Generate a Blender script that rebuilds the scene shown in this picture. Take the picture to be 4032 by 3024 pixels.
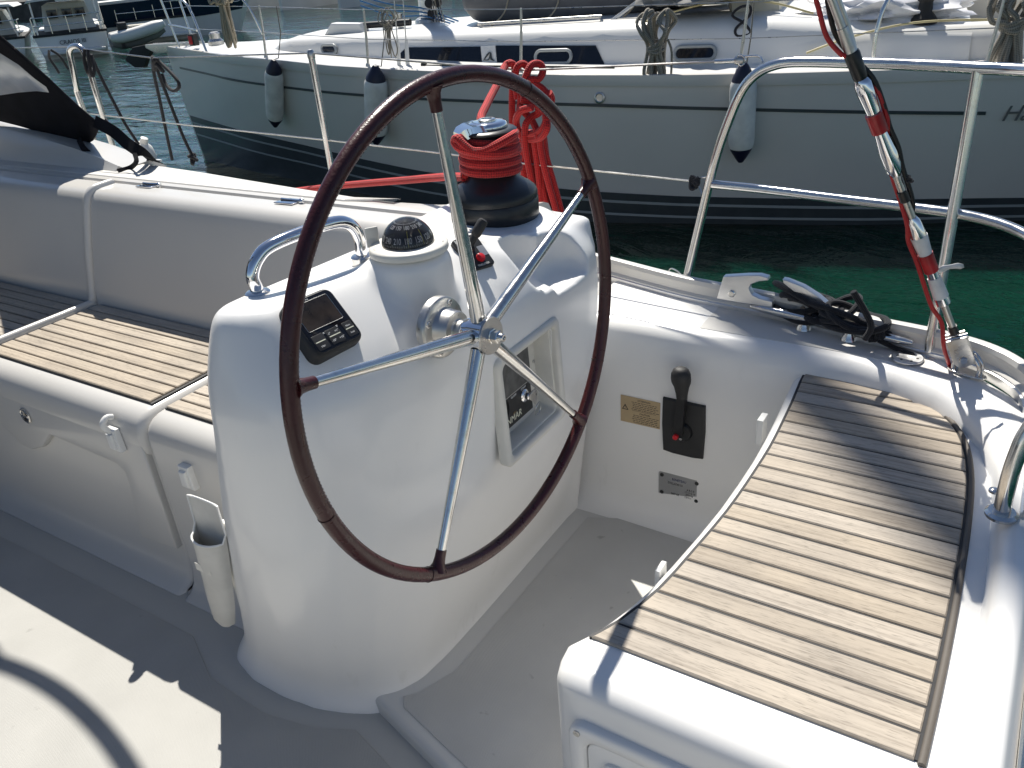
import bpy, bmesh, math, random
from mathutils import Vector, Matrix
from mathutils.geometry import interpolate_bezier

for o in list(bpy.data.objects):
    bpy.data.objects.remove(o, do_unlink=True)
random.seed(7)
S = bpy.context.scene
COL = S.collection

# ---------------------------------------------------------------- camera
# world: X = aft, Y = starboard, Z = up; origin on the cockpit sole below the wheel hub
cam_d = bpy.data.cameras.new('camera')
cam = bpy.data.objects.new('camera', cam_d)
COL.objects.link(cam)
cam_d.sensor_width = 36.0
cam_d.lens = 29.12
cam_d.clip_start = 0.02
cam_d.clip_end = 2000.0
cam.matrix_world = Matrix([[0.846826, -0.186992, 0.497916, 0.819248], [0.525981, 0.433359, -0.731809, -1.126434], [-0.078934, 0.881609, 0.465333, 1.624363], [0.0, 0.0, 0.0, 1.0]])
S.camera = cam
S.render.resolution_x = 1024
S.render.resolution_y = 768

# ---------------------------------------------------------------- sky and sun
SUN = Vector((-0.48, 0.52, 1.0)).normalized()
w = bpy.data.worlds.new('World')
S.world = w
w.use_nodes = True
nt = w.node_tree
nt.nodes.clear()
sky = nt.nodes.new('ShaderNodeTexSky')
sky.sky_type = 'NISHITA'
sky.sun_disc = False
sky.sun_elevation = math.asin(SUN.z)
sky.sun_rotation = math.atan2(SUN.x, SUN.y)
sky.air_density = 0.85
sky.dust_density = 0.25
sky.ozone_density = 1.2
bg = nt.nodes.new('ShaderNodeBackground')
bg.inputs['Strength'].default_value = 0.07
out = nt.nodes.new('ShaderNodeOutputWorld')
nt.links.new(sky.outputs[0], bg.inputs['Color'])
nt.links.new(bg.outputs[0], out.inputs['Surface'])
sun_d = bpy.data.lights.new('sun', 'SUN')
sun_d.energy = 5.0
sun_d.angle = math.radians(0.53)
sun_d.color = (1.0, 0.955, 0.87)
sun = bpy.data.objects.new('sun', sun_d)
COL.objects.link(sun)
sun.rotation_euler = SUN.to_track_quat('Z', 'Y').to_euler()
sun.location = SUN * 40
S.view_settings.view_transform = 'Standard'
S.view_settings.look = 'None'
S.view_settings.exposure = 0.42
S.view_settings.gamma = 1.0
S.view_settings.use_curve_mapping = False

# ---------------------------------------------------------------- object helpers
ORG = {}

def reg(o, org):
    ORG[o.name] = Vector(org)
    return o

def thing(name, label, cat, loc, group=None, kind=None):
    o = bpy.data.objects.new(name, None)
    o.empty_display_size = 0.1
    COL.objects.link(o)
    o.location = loc
    tagp(o, label, cat, group, kind)
    return reg(o, loc)

def tagp(o, label=None, cat=None, group=None, kind=None):
    if label: o['label'] = label
    if cat: o['category'] = cat
    if group: o['group'] = group
    if kind: o['kind'] = kind
    return o

def link(name, me, mat, parent=None, org=(0, 0, 0)):
    o = bpy.data.objects.new(name, me)
    COL.objects.link(o)
    if mat is not None:
        me.materials.clear()
        me.materials.append(mat)
    if parent is not None:
        o.parent = parent
        reg(o, ORG[parent.name])
    else:
        o.location = org
        reg(o, org)
    return o

def shade(me, ang=40):
    for p in me.polygons:
        p.use_smooth = True
    if ang is not None and ang < 180:
        me.set_sharp_from_angle(angle=math.radians(ang))

def mk(name, verts, faces, mat, parent=None, org=(0, 0, 0), ang=40, uvs=None, recalc=True):
    o0 = ORG[parent.name] if parent is not None else Vector(org)
    me = bpy.data.meshes.new(name)
    me.from_pydata([tuple(Vector(v) - o0) for v in verts], [], faces)
    if uvs is not None:
        ul = me.uv_layers.new(name='UVMap')
        for p in me.polygons:
            for li in p.loop_indices:
                ul.data[li].uv = uvs[p.index][li - p.loop_start]
    if recalc:
        bm = bmesh.new(); bm.from_mesh(me)
        bmesh.ops.recalc_face_normals(bm, faces=bm.faces)
        bm.to_mesh(me); bm.free()
    me.update()
    shade(me, ang)
    return link(name, me, mat, parent, org)

class MB:
    """collects several shapes into one mesh"""
    def __init__(self): self.v = []; self.f = []
    def add(self, vf):
        v, f = vf
        n = len(self.v)
        self.v += [tuple(p) for p in v]
        self.f += [tuple(i + n for i in q) for q in f]
        return self
    def build(self, name, mat, parent=None, org=(0, 0, 0), ang=40):
        return mk(name, self.v, self.f, mat, parent, org, ang)

def frame(n, up=(0, 0, 1)):
    n = Vector(n).normalized()
    up = Vector(up)
    if abs(n.dot(up)) > .98: up = Vector((1, 0, 0))
    a = up.cross(n).normalized()
    return a, n.cross(a).normalized(), n       # x, y, normal

def catmull(pts, seg=8, closed=False):
    P = [Vector(p) for p in pts]
    n = len(P)
    if n < 3: return P
    out = []
    rng = range(n) if closed else range(n - 1)
    for i in rng:
        if closed:
            p0, p1, p2, p3 = P[i - 1], P[i], P[(i + 1) % n], P[(i + 2) % n]
        else:
            p1, p2 = P[i], P[i + 1]
            p0 = P[i - 1] if i > 0 else p1 * 2 - p2
            p3 = P[i + 2] if i + 2 < n else p2 * 2 - p1
        for k in range(seg):
            t = k / seg
            out.append(0.5 * ((2 * p1) + (p2 - p0) * t + (2 * p0 - 5 * p1 + 4 * p2 - p3) * t * t + (3 * p1 - p0 - 3 * p2 + p3) * t ** 3))
    if not closed: out.append(P[-1])
    return out

def tube_vf(pts, r, n=10, closed=False, caps=True, flat=1.0):
    """swept round bar; returns verts, faces, uvs (around, metres along)"""
    P = [Vector(p) for p in pts]
    m = len(P)
    T = []
    for i in range(m):
        if closed: t = P[(i + 1) % m] - P[i - 1]
        else: t = P[min(i + 1, m - 1)] - P[max(i - 1, 0)]
        T.append(t.normalized() if t.length > 1e-9 else Vector((0, 0, 1)))
    a = frame(T[0])[0]
    A = [a]
    for i in range(1, m):
        a = A[-1] - T[i] * A[-1].dot(T[i])
        a = a.normalized() if a.length > 1e-6 else frame(T[i])[0]
        A.append(a)
    v = []; L = [0.0]
    for i in range(m):
        if i: L.append(L[-1] + (P[i] - P[i - 1]).length)
        b = T[i].cross(A[i])
        ri = r[i] if isinstance(r, (list, tuple)) else r
        for k in range(n):
            an = 2 * math.pi * k / n
            v.append(P[i] + A[i] * (ri * math.cos(an)) + b * (ri * flat * math.sin(an)))
    f = []; uv = []
    tot = L[-1] + ((P[0] - P[-1]).length if closed else 0)
    for i in range(m if closed else m - 1):
        j = (i + 1) % m
        l1 = L[i]; l2 = L[i + 1] if i + 1 < m else tot
        for k in range(n):
            k2 = (k + 1) % n
            f.append((i * n + k, i * n + k2, j * n + k2, j * n + k))
            uv.append([(k / n, l1), ((k + 1) / n, l1), ((k + 1) / n, l2), (k / n, l2)])
    if caps and not closed:
        f.append(tuple(range(n - 1, -1, -1))); uv.append([(0, 0)] * n)
        f.append(tuple((m - 1) * n + k for k in range(n))); uv.append([(0, 0)] * n)
    return v, f, uv

def tube(name, pts, r, mat, parent=None, n=10, closed=False, smooth=0, org=(0, 0, 0), flat=1.0, ang=50):
    if smooth:
        m0 = len(pts)
        pts = catmull(pts, smooth, closed)
        if isinstance(r, (list, tuple)):
            rr = list(r) + ([r[0]] if closed else [])
            r = [interp(i / smooth, list(range(len(rr))), rr) for i in range(len(pts))]
    v, f, uv = tube_vf(pts, r, n, closed, True, flat)
    o0 = ORG[parent.name] if parent is not None else Vector(org)
    me = bpy.data.meshes.new(name)
    me.from_pydata([tuple(p - o0) for p in v], [], f)
    ul = me.uv_layers.new(name='UVMap')
    for p in me.polygons:
        for k, li in enumerate(p.loop_indices):
            ul.data[li].uv = uv[p.index][k]
    me.update()
    shade(me, ang)
    return link(name, me, mat, parent, org)

def tvf(pts, r, n=8, smooth=0, closed=False):
    if smooth: pts = catmull(pts, smooth, closed)
    return tube_vf(pts, r, n, closed)[:2]

def lathe_vf(prof, loc, axis=(0, 0, 1), n=32, up=(0, 0, 1), a0=0.0, ref=None):
    a, b, c = frame(axis, up)
    if ref is not None:
        a = Vector(ref); a = (a - c * a.dot(c)).normalized(); b = c.cross(a)
    loc = Vector(loc)
    v = []; f = []; rings = []
    for (r, z) in prof:
        if r < 1e-6:
            rings.append([len(v)]); v.append(loc + c * z)
        else:
            rings.append(list(range(len(v), len(v) + n)))
            for k in range(n):
                t = a0 + 2 * math.pi * k / n
                v.append(loc + c * z + a * (r * math.cos(t)) + b * (r * math.sin(t)))
    for R1, R2 in zip(rings[:-1], rings[1:]):
        for k in range(n):
            k2 = (k + 1) % n
            if len(R1) == 1 and len(R2) == 1: continue
            if len(R1) == 1: f.append((R1[0], R2[k], R2[k2]))
            elif len(R2) == 1: f.append((R1[k], R1[k2], R2[0]))
            else: f.append((R1[k], R1[k2], R2[k2], R2[k]))
    if len(rings[0]) > 1: f.append(tuple(reversed(rings[0])))
    if len(rings[-1]) > 1: f.append(tuple(rings[-1]))
    return v, f

def lathe(name, prof, loc, mat, parent=None, axis=(0, 0, 1), n=32, org=(0, 0, 0), ang=40, **k):
    v, f = lathe_vf(prof, loc, axis, n, **k)
    return mk(name, v, f, mat, parent, org, ang)

def box_vf(c, s, X=(1, 0, 0), Y=(0, 1, 0), Z=(0, 0, 1), bev=0.0):
    c = Vector(c); X = Vector(X); Y = Vector(Y); Z = Vector(Z)
    bm = bmesh.new()
    bmesh.ops.create_cube(bm, size=1.0)
    for v in bm.verts: v.co = Vector((v.co.x * s[0], v.co.y * s[1], v.co.z * s[2]))
    if bev > 0:
        bmesh.ops.bevel(bm, geom=list(bm.edges), offset=bev, segments=3, profile=0.6, affect='EDGES')
    bm.verts.ensure_lookup_table(); bm.verts.index_update()
    v = [c + X * q.co.x + Y * q.co.y + Z * q.co.z for q in bm.verts]
    f = [tuple(q.index for q in p.verts) for p in bm.faces]
    bm.free()
    return v, f

def box(name, c, s, mat, parent=None, X=(1, 0, 0), Y=(0, 1, 0), Z=(0, 0, 1), bev=0.0, org=(0, 0, 0)):
    v, f = box_vf(c, s, X, Y, Z, bev)
    return mk(name, v, f, mat, parent, org, 35)

def rrect(w, h, r, n=5):
    p = []
    for cx, cy, a in ((w / 2 - r, h / 2 - r, 0), (-w / 2 + r, h / 2 - r, 90), (-w / 2 + r, -h / 2 + r, 180), (w / 2 - r, -h / 2 + r, 270)):
        for k in range(n + 1):
            t = math.radians(a + 90 * k / n)
            p.append((cx + r * math.cos(t), cy + r * math.sin(t)))
    return p

def offset_poly(poly, d):
    """inset (d>0) a counter-clockwise polygon"""
    n = len(poly); out = []
    for i in range(n):
        p0, p1, p2 = Vector(poly[i - 1]), Vector(poly[i]), Vector(poly[(i + 1) % n])
        e1 = (p1 - p0); e2 = (p2 - p1)
        if e1.length < 1e-9 or e2.length < 1e-9: out.append(p1); continue
        e1.normalize(); e2.normalize()
        n1 = Vector((-e1.y, e1.x)); n2 = Vector((-e2.y, e2.x))
        m = n1 + n2
        k = d / max(.35, (1 + n1.dot(n2)))
        out.append(p1 + m * k)
    return out

def slab_vf(poly, o, X, Y, N, t0, t1, r=0.0, seg=4):
    """polygon in the plane (o; X,Y), thickness t0..t1 along N, top edge rounded by r"""
    o = Vector(o); X = Vector(X); Y = Vector(Y); N = Vector(N)
    P = [Vector(p) for p in poly]
    area = sum(P[i - 1].x * P[i].y - P[i].x * P[i - 1].y for i in range(len(P)))
    if area < 0: P.reverse()
    rings = [(P, t0)]
    if r > 0:
        for k in range(seg + 1):
            a = math.pi / 2 * k / seg
            rings.append((offset_poly(P, r * (1 - math.cos(a))), t1 - r + r * math.sin(a)))
    else:
        rings.append((P, t1))
    n = len(P); v = []; f = []
    for q, t in rings:
        v += [o + X * p.x + Y * p.y + N * t for p in q]
    for j in range(len(rings) - 1):
        for k in range(n):
            k2 = (k + 1) % n
            f.append((j * n + k, j * n + k2, (j + 1) * n + k2, (j + 1) * n + k))
    f.append(tuple(reversed(range(n))))
    f.append(tuple((len(rings) - 1) * n + k for k in range(n)))
    return v, f

def slab(name, poly, o, X, Y, N, t0, t1, mat, parent=None, r=0.0, org=(0, 0, 0), ang=35, seg=4):
    v, f = slab_vf(poly, o, X, Y, N, t0, t1, r, seg)
    return mk(name, v, f, mat, parent, org, ang)

def loft_vf(rings, closed=True, caps=True):
    n = len(rings[0]); v = []; f = []
    for q in rings: v += [Vector(p) for p in q]
    for j in range(len(rings) - 1):
        for k in range(n if closed else n - 1):
            k2 = (k + 1) % n
            f.append((j * n + k, j * n + k2, (j + 1) * n + k2, (j + 1) * n + k))
    if caps and closed:
        f.append(tuple(reversed(range(n))))
        f.append(tuple((len(rings) - 1) * n + k for k in range(n)))
    return v, f

def loft(name, rings, mat, parent=None, closed=True, caps=True, org=(0, 0, 0), ang=40):
    v, f = loft_vf(rings, closed, caps)
    return mk(name, v, f, mat, parent, org, ang)

def lerp(a, b, t): return a + (b - a) * t

def interp(x, xs, ys):
    if x <= xs[0]: return ys[0]
    for i in range(1, len(xs)):
        if x <= xs[i]:
            t = (x - xs[i - 1]) / (xs[i] - xs[i - 1])
            return ys[i - 1] + (ys[i] - ys[i - 1]) * t
    return ys[-1]

def sinterp(x, xs, ys):
    """smooth (catmull) interpolation"""
    n = len(xs)
    if x <= xs[0]: return ys[0]
    if x >= xs[-1]: return ys[-1]
    for i in range(1, n):
        if x <= xs[i]:
            h = xs[i] - xs[i - 1]; t = (x - xs[i - 1]) / h
            m = lambda j: 0 if j in (0, n - 1) else (ys[j + 1] - ys[j - 1]) / (xs[j + 1] - xs[j - 1])
            m0 = m(i - 1) if i - 1 > 0 else (ys[1] - ys[0]) / (xs[1] - xs[0])
            m1 = m(i) if i < n - 1 else (ys[-1] - ys[-2]) / (xs[-1] - xs[-2])
            t2 = t * t; t3 = t2 * t
            return (2 * t3 - 3 * t2 + 1) * ys[i - 1] + (t3 - 2 * t2 + t) * h * m0 + (-2 * t3 + 3 * t2) * ys[i] + (t3 - t2) * h * m1

def remesh(vf, voxel, iters, factor=0.5, cut=None):
    me = bpy.data.meshes.new('tmp')
    me.from_pydata([tuple(p) for p in vf[0]], [], vf[1])
    bm = bmesh.new(); bm.from_mesh(me); bmesh.ops.recalc_face_normals(bm, faces=bm.faces); bm.to_mesh(me); bm.free()
    o = bpy.data.objects.new('tmp', me); COL.objects.link(o)
    extra = []
    if cut:
        for c in cut:
            mc = bpy.data.meshes.new('cut'); mc.from_pydata([tuple(p) for p in c[0]], [], c[1])
            bm = bmesh.new(); bm.from_mesh(mc); bmesh.ops.recalc_face_normals(bm, faces=bm.faces); bm.to_mesh(mc); bm.free()
            oc = bpy.data.objects.new('cut', mc); COL.objects.link(oc); extra.append(oc)
    m = o.modifiers.new('r', 'REMESH'); m.mode = 'VOXEL'; m.voxel_size = voxel; m.use_smooth_shade = True
    for c in extra:
        if c.data.get('x'): pass
    m2 = o.modifiers.new('s', 'SMOOTH'); m2.factor = factor; m2.iterations = iters
    for oc in extra:
        b = o.modifiers.new('b', 'BOOLEAN'); b.operation = 'DIFFERENCE'; b.object = oc; b.solver = 'EXACT'
    bpy.context.view_layer.update()
    dg = bpy.context.evaluated_depsgraph_get()
    res = bpy.data.meshes.new_from_object(o.evaluated_get(dg))
    for q in [o] + extra:
        bpy.data.objects.remove(q, do_unlink=True)
    return res

def from_mesh(name, me, mat, parent=None, org=(0, 0, 0), ang=40):
    o0 = ORG[parent.name] if parent is not None else Vector(org)
    me.transform(Matrix.Translation(-o0))
    me.name = name
    shade(me, ang)
    return link(name, me, mat, parent, org)

def text(name, s, size, loc, X, Y, mat, parent=None, align='CENTER', org=(0, 0, 0), wide=1.0, shear=0.0, depth=0.0004, space=1.0):
    cu = bpy.data.curves.new('t', 'FONT')
    cu.body = s; cu.size = size; cu.align_x = align; cu.align_y = 'CENTER'; cu.shear = shear
    cu.extrude = depth; cu.resolution_u = 3; cu.space_character = space
    to = bpy.data.objects.new('t', cu); COL.objects.link(to)
    bpy.context.view_layer.update()
    dg = bpy.context.evaluated_depsgraph_get()
    me = bpy.data.meshes.new_from_object(to.evaluated_get(dg))
    bpy.data.objects.remove(to, do_unlink=True)
    X = Vector(X).normalized(); Y = Vector(Y).normalized(); N = X.cross(Y)
    o0 = ORG[parent.name] if parent is not None else Vector(org)
    L = Vector(loc) - o0
    for v in me.vertices:
        c = v.co.copy()
        v.co = L + X * (c.x * wide) + Y * c.y + N * c.z
    me.name = name
    return link(name, me, mat, parent, org)

# ---------------------------------------------------------------- materials
def new_mat(name):
    m = bpy.data.materials.new(name); m.use_nodes = True
    n = m.node_tree; b = n.nodes['Principled BSDF']
    return m, n, b

def N(nt, t, **k):
    n = nt.nodes.new(t)
    for a, v in k.items():
        if a.startswith('i_'):
            key = a[2:]
            key = int(key) if key.isdigit() else key.replace('_', ' ')
            n.inputs[key].default_value = v
        else: setattr(n, a, v)
    return n

def L(nt, a, b): nt.links.new(a, b)

def ramp(nt, fac, stops):
    r = N(nt, 'ShaderNodeValToRGB')
    e = r.color_ramp.elements
    while len(e) < len(stops): e.new(.5)
    for q, (p, c) in zip(e, stops):
        q.position = p; q.color = (*c, 1) if len(c) == 3 else c
    L(nt, fac, r.inputs[0])
    return r.outputs[0]

def plain(name, col, rough=.4, metal=0.0, var=.06, scale=8.0, bump=0.0, bscale=60.0, coat=0.0, spec=.5, rvar=.0):
    m, nt, b = new_mat(name)
    tc = N(nt, 'ShaderNodeTexCoord')
    no = N(nt, 'ShaderNodeTexNoise'); no.inputs['Scale'].default_value = scale; no.inputs['Detail'].default_value = 5
    L(nt, tc.outputs['Object'], no.inputs['Vector'])
    c0 = tuple(max(0, c * (1 - var)) for c in col); c1 = tuple(min(1, c * (1 + var)) for c in col)
    L(nt, ramp(nt, no.outputs['Fac'], [(.3, c0), (.7, c1)]), b.inputs['Base Color'])
    b.inputs['Roughness'].default_value = rough
    b.inputs['Metallic'].default_value = metal
    b.inputs['Specular IOR Level'].default_value = spec
    b.inputs['Coat Weight'].default_value = coat
    if rvar:
        mr = N(nt, 'ShaderNodeMapRange'); mr.inputs['To Min'].default_value = max(.02, rough - rvar); mr.inputs['To Max'].default_value = rough + rvar
        n2 = N(nt, 'ShaderNodeTexNoise'); n2.inputs['Scale'].default_value = scale * 4; n2.inputs['Detail'].default_value = 6
        L(nt, tc.outputs['Object'], n2.inputs['Vector']); L(nt, n2.outputs['Fac'], mr.inputs['Value']); L(nt, mr.outputs[0], b.inputs['Roughness'])
    if bump:
        n3 = N(nt, 'ShaderNodeTexNoise'); n3.inputs['Scale'].default_value = bscale; n3.inputs['Detail'].default_value = 4
        L(nt, tc.outputs['Object'], n3.inputs['Vector'])
        bp = N(nt, 'ShaderNodeBump'); bp.inputs['Strength'].default_value = bump; bp.inputs['Distance'].default_value = .002
        L(nt, n3.outputs['Fac'], bp.inputs['Height']); L(nt, bp.outputs[0], b.inputs['Normal'])
    return m

def gelcoat(name, col=(.74, .722, .69), rough=.3, dirt=.22):
    m, nt, b = new_mat(name)
    tc = N(nt, 'ShaderNodeTexCoord')
    n1 = N(nt, 'ShaderNodeTexNoise'); n1.inputs['Scale'].default_value = 2.2; n1.inputs['Detail'].default_value = 6
    L(nt, tc.outputs['Object'], n1.inputs['Vector'])
    base = ramp(nt, n1.outputs['Fac'], [(.3, tuple(c * .955 for c in col)), (.7, col)])
    n2 = N(nt, 'ShaderNodeTexNoise'); n2.inputs['Scale'].default_value = 9; n2.inputs['Detail'].default_value = 9; n2.inputs['Roughness'].default_value = .72
    mp = N(nt, 'ShaderNodeMapping'); mp.inputs['Scale'].default_value = (1, 1, .35)
    L(nt, tc.outputs['Object'], mp.inputs['Vector']); L(nt, mp.outputs[0], n2.inputs['Vector'])
    f = ramp(nt, n2.outputs['Fac'], [(.62, (0, 0, 0)), (.78, (1, 1, 1))])
    mul = N(nt, 'ShaderNodeMath', operation='MULTIPLY'); mul.inputs[1].default_value = dirt
    L(nt, f, mul.inputs[0])
    mx = N(nt, 'ShaderNodeMix', data_type='RGBA')
    L(nt, mul.outputs[0], mx.inputs['Factor']); L(nt, base, mx.inputs['A']); mx.inputs['B'].default_value = (.42, .40, .35, 1)
    L(nt, mx.outputs['Result'], b.inputs['Base Color'])
    b.inputs['Roughness'].default_value = rough
    b.inputs['Coat Weight'].default_value = .25; b.inputs['Coat Roughness'].default_value = .12
    n3 = N(nt, 'ShaderNodeTexNoise'); n3.inputs['Scale'].default_value = 14; n3.inputs['Detail'].default_value = 2
    L(nt, tc.outputs['Object'], n3.inputs['Vector'])
    bp = N(nt, 'ShaderNodeBump'); bp.inputs['Strength'].default_value = .05; bp.inputs['Distance'].default_value = .004
    L(nt, n3.outputs['Fac'], bp.inputs['Height']); L(nt, bp.outputs[0], b.inputs['Normal'])
    return m

def nonskid(name, col=(.62, .62, .59), pitch=.0048, specks=.5):
    """moulded diamond anti-slip pattern with darker hollows and scuffed specks"""
    m, nt, b = new_mat(name)
    geo = N(nt, 'ShaderNodeNewGeometry')
    sx = N(nt, 'ShaderNodeSeparateXYZ'); L(nt, geo.outputs['Position'], sx.inputs[0])
    def wav(op):
        a = N(nt, 'ShaderNodeMath', operation=op); L(nt, sx.outputs[0], a.inputs[0]); L(nt, sx.outputs[1], a.inputs[1])
        k = N(nt, 'ShaderNodeMath', operation='MULTIPLY'); L(nt, a.outputs[0], k.inputs[0]); k.inputs[1].default_value = math.pi / pitch
        s = N(nt, 'ShaderNodeMath', operation='SINE'); L(nt, k.outputs[0], s.inputs[0])
        q = N(nt, 'ShaderNodeMath', operation='ABSOLUTE'); L(nt, s.outputs[0], q.inputs[0])
        return q.outputs[0]
    mn = N(nt, 'ShaderNodeMath', operation='MINIMUM'); L(nt, wav('ADD'), mn.inputs[0]); L(nt, wav('SUBTRACT'), mn.inputs[1])
    n1 = N(nt, 'ShaderNodeTexNoise'); n1.inputs['Scale'].default_value = 5; n1.inputs['Detail'].default_value = 7
    L(nt, geo.outputs['Position'], n1.inputs['Vector'])
    base = ramp(nt, n1.outputs['Fac'], [(.3, tuple(c * .88 for c in col)), (.7, col)])
    n2 = N(nt, 'ShaderNodeTexNoise'); n2.inputs['Scale'].default_value = 23; n2.inputs['Detail'].default_value = 3; n2.inputs['Roughness'].default_value = .55
    L(nt, geo.outputs['Position'], n2.inputs['Vector'])
    sp = ramp(nt, n2.outputs['Fac'], [(.70, (0, 0, 0)), (.76, (1, 1, 1))])
    # hollows mixed towards a darker tone
    inv = N(nt, 'ShaderNodeMath', operation='SUBTRACT'); inv.inputs[0].default_value = 1.0; L(nt, mn.outputs[0], inv.inputs[1])
    mu = N(nt, 'ShaderNodeMath', operation='MULTIPLY'); L(nt, inv.outputs[0], mu.inputs[0]); mu.inputs[1].default_value = .22
    ms = N(nt, 'ShaderNodeMath', operation='MULTIPLY'); L(nt, sp, ms.inputs[0]); ms.inputs[1].default_value = specks
    ad = N(nt, 'ShaderNodeMath', operation='ADD'); L(nt, mu.outputs[0], ad.inputs[0]); L(nt, ms.outputs[0], ad.inputs[1]); ad.use_clamp = True
    mx = N(nt, 'ShaderNodeMix', data_type='RGBA'); L(nt, ad.outputs[0], mx.inputs['Factor']); L(nt, base, mx.inputs['A']); mx.inputs['B'].default_value = (.30, .29, .27, 1)
    L(nt, mx.outputs['Result'], b.inputs['Base Color'])
    b.inputs['Roughness'].default_value = .55
    bp = N(nt, 'ShaderNodeBump'); bp.inputs['Strength'].default_value = .5; bp.inputs['Distance'].default_value = .0012
    L(nt, mn.outputs[0], bp.inputs['Height']); L(nt, bp.outputs[0], b.inputs['Normal'])
    return m

def teak(name, col=(.47, .405, .325), dark=(.31, .26, .205)):
    m, nt, b = new_mat(name)
    tc = N(nt, 'ShaderNodeTexCoord'); oi = N(nt, 'ShaderNodeObjectInfo')
    off = N(nt, 'ShaderNodeVectorMath', operation='SCALE'); cmb = N(nt, 'ShaderNodeCombineXYZ')
    for i in range(3): L(nt, oi.outputs['Random'], cmb.inputs[i])
    L(nt, cmb.outputs[0], off.inputs[0]); off.inputs['Scale'].default_value = 37.0
    add = N(nt, 'ShaderNodeVectorMath', operation='ADD'); L(nt, tc.outputs['Object'], add.inputs[0]); L(nt, off.outputs[0], add.inputs[1])
    mp = N(nt, 'ShaderNodeMapping'); mp.inputs['Scale'].default_value = (3.0, 130, 90); L(nt, add.outputs[0], mp.inputs['Vector'])
    g = N(nt, 'ShaderNodeTexNoise'); g.inputs['Scale'].default_value = 1.0; g.inputs['Detail'].default_value = 6; g.inputs['Roughness'].default_value = .6; g.inputs['Distortion'].default_value = .35
    L(nt, mp.outputs[0], g.inputs['Vector'])
    grain = ramp(nt, g.outputs['Fac'], [(.28, dark), (.5, col), (.74, tuple(min(1, c * 1.16) for c in col))])
    # fine pores, short dark flecks along the grain
    mp2 = N(nt, 'ShaderNodeMapping'); mp2.inputs['Scale'].default_value = (45, 420, 300); L(nt, add.outputs[0], mp2.inputs['Vector'])
    p = N(nt, 'ShaderNodeTexNoise'); p.inputs['Scale'].default_value = 1.0; p.inputs['Detail'].default_value = 3; L(nt, mp2.outputs[0], p.inputs['Vector'])
    pore = ramp(nt, p.outputs['Fac'], [(.30, (.55, .55, .55)), (.45, (1, 1, 1))])
    m1 = N(nt, 'ShaderNodeMix', data_type='RGBA', blend_type='MULTIPLY'); m1.inputs['Factor'].default_value = .8
    L(nt, grain, m1.inputs['A']); L(nt, pore, m1.inputs['B'])
    # weathering blotches
    n2 = N(nt, 'ShaderNodeTexNoise'); n2.inputs['Scale'].default_value = 5; n2.inputs['Detail'].default_value = 6; L(nt, tc.outputs['Object'], n2.inputs['Vector'])
    bl = ramp(nt, n2.outputs['Fac'], [(.30, (.74, .75, .78)), (.6, (1.0, 1.0, 1.0))])
    m2 = N(nt, 'ShaderNodeMix', data_type='RGBA', blend_type='MULTIPLY'); m2.inputs['Factor'].default_value = .8
    L(nt, m1.outputs['Result'], m2.inputs['A']); L(nt, bl, m2.inputs['B'])
    # each board its own tone
    hs = N(nt, 'ShaderNodeHueSaturation'); L(nt, m2.outputs['Result'], hs.inputs['Color'])
    mr = N(nt, 'ShaderNodeMapRange'); L(nt, oi.outputs['Random'], mr.inputs['Value']); mr.inputs['To Min'].default_value = .92; mr.inputs['To Max'].default_value = 1.07
    L(nt, mr.outputs[0], hs.inputs['Value'])
    mr2 = N(nt, 'ShaderNodeMapRange'); L(nt, oi.outputs['Random'], mr2.inputs['Value']); mr2.inputs['To Min'].default_value = 1.1; mr2.inputs['To Max'].default_value = .85
    L(nt, mr2.outputs[0], hs.inputs['Saturation'])
    L(nt, hs.outputs[0], b.inputs['Base Color'])
    b.inputs['Roughness'].default_value = .68; b.inputs['Specular IOR Level'].default_value = .3
    bp = N(nt, 'ShaderNodeBump'); bp.inputs['Strength'].default_value = .45; bp.inputs['Distance'].default_value = .0012
    L(nt, g.outputs['Fac'], bp.inputs['Height']); L(nt, bp.outputs[0], b.inputs['Normal'])
    return m

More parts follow.
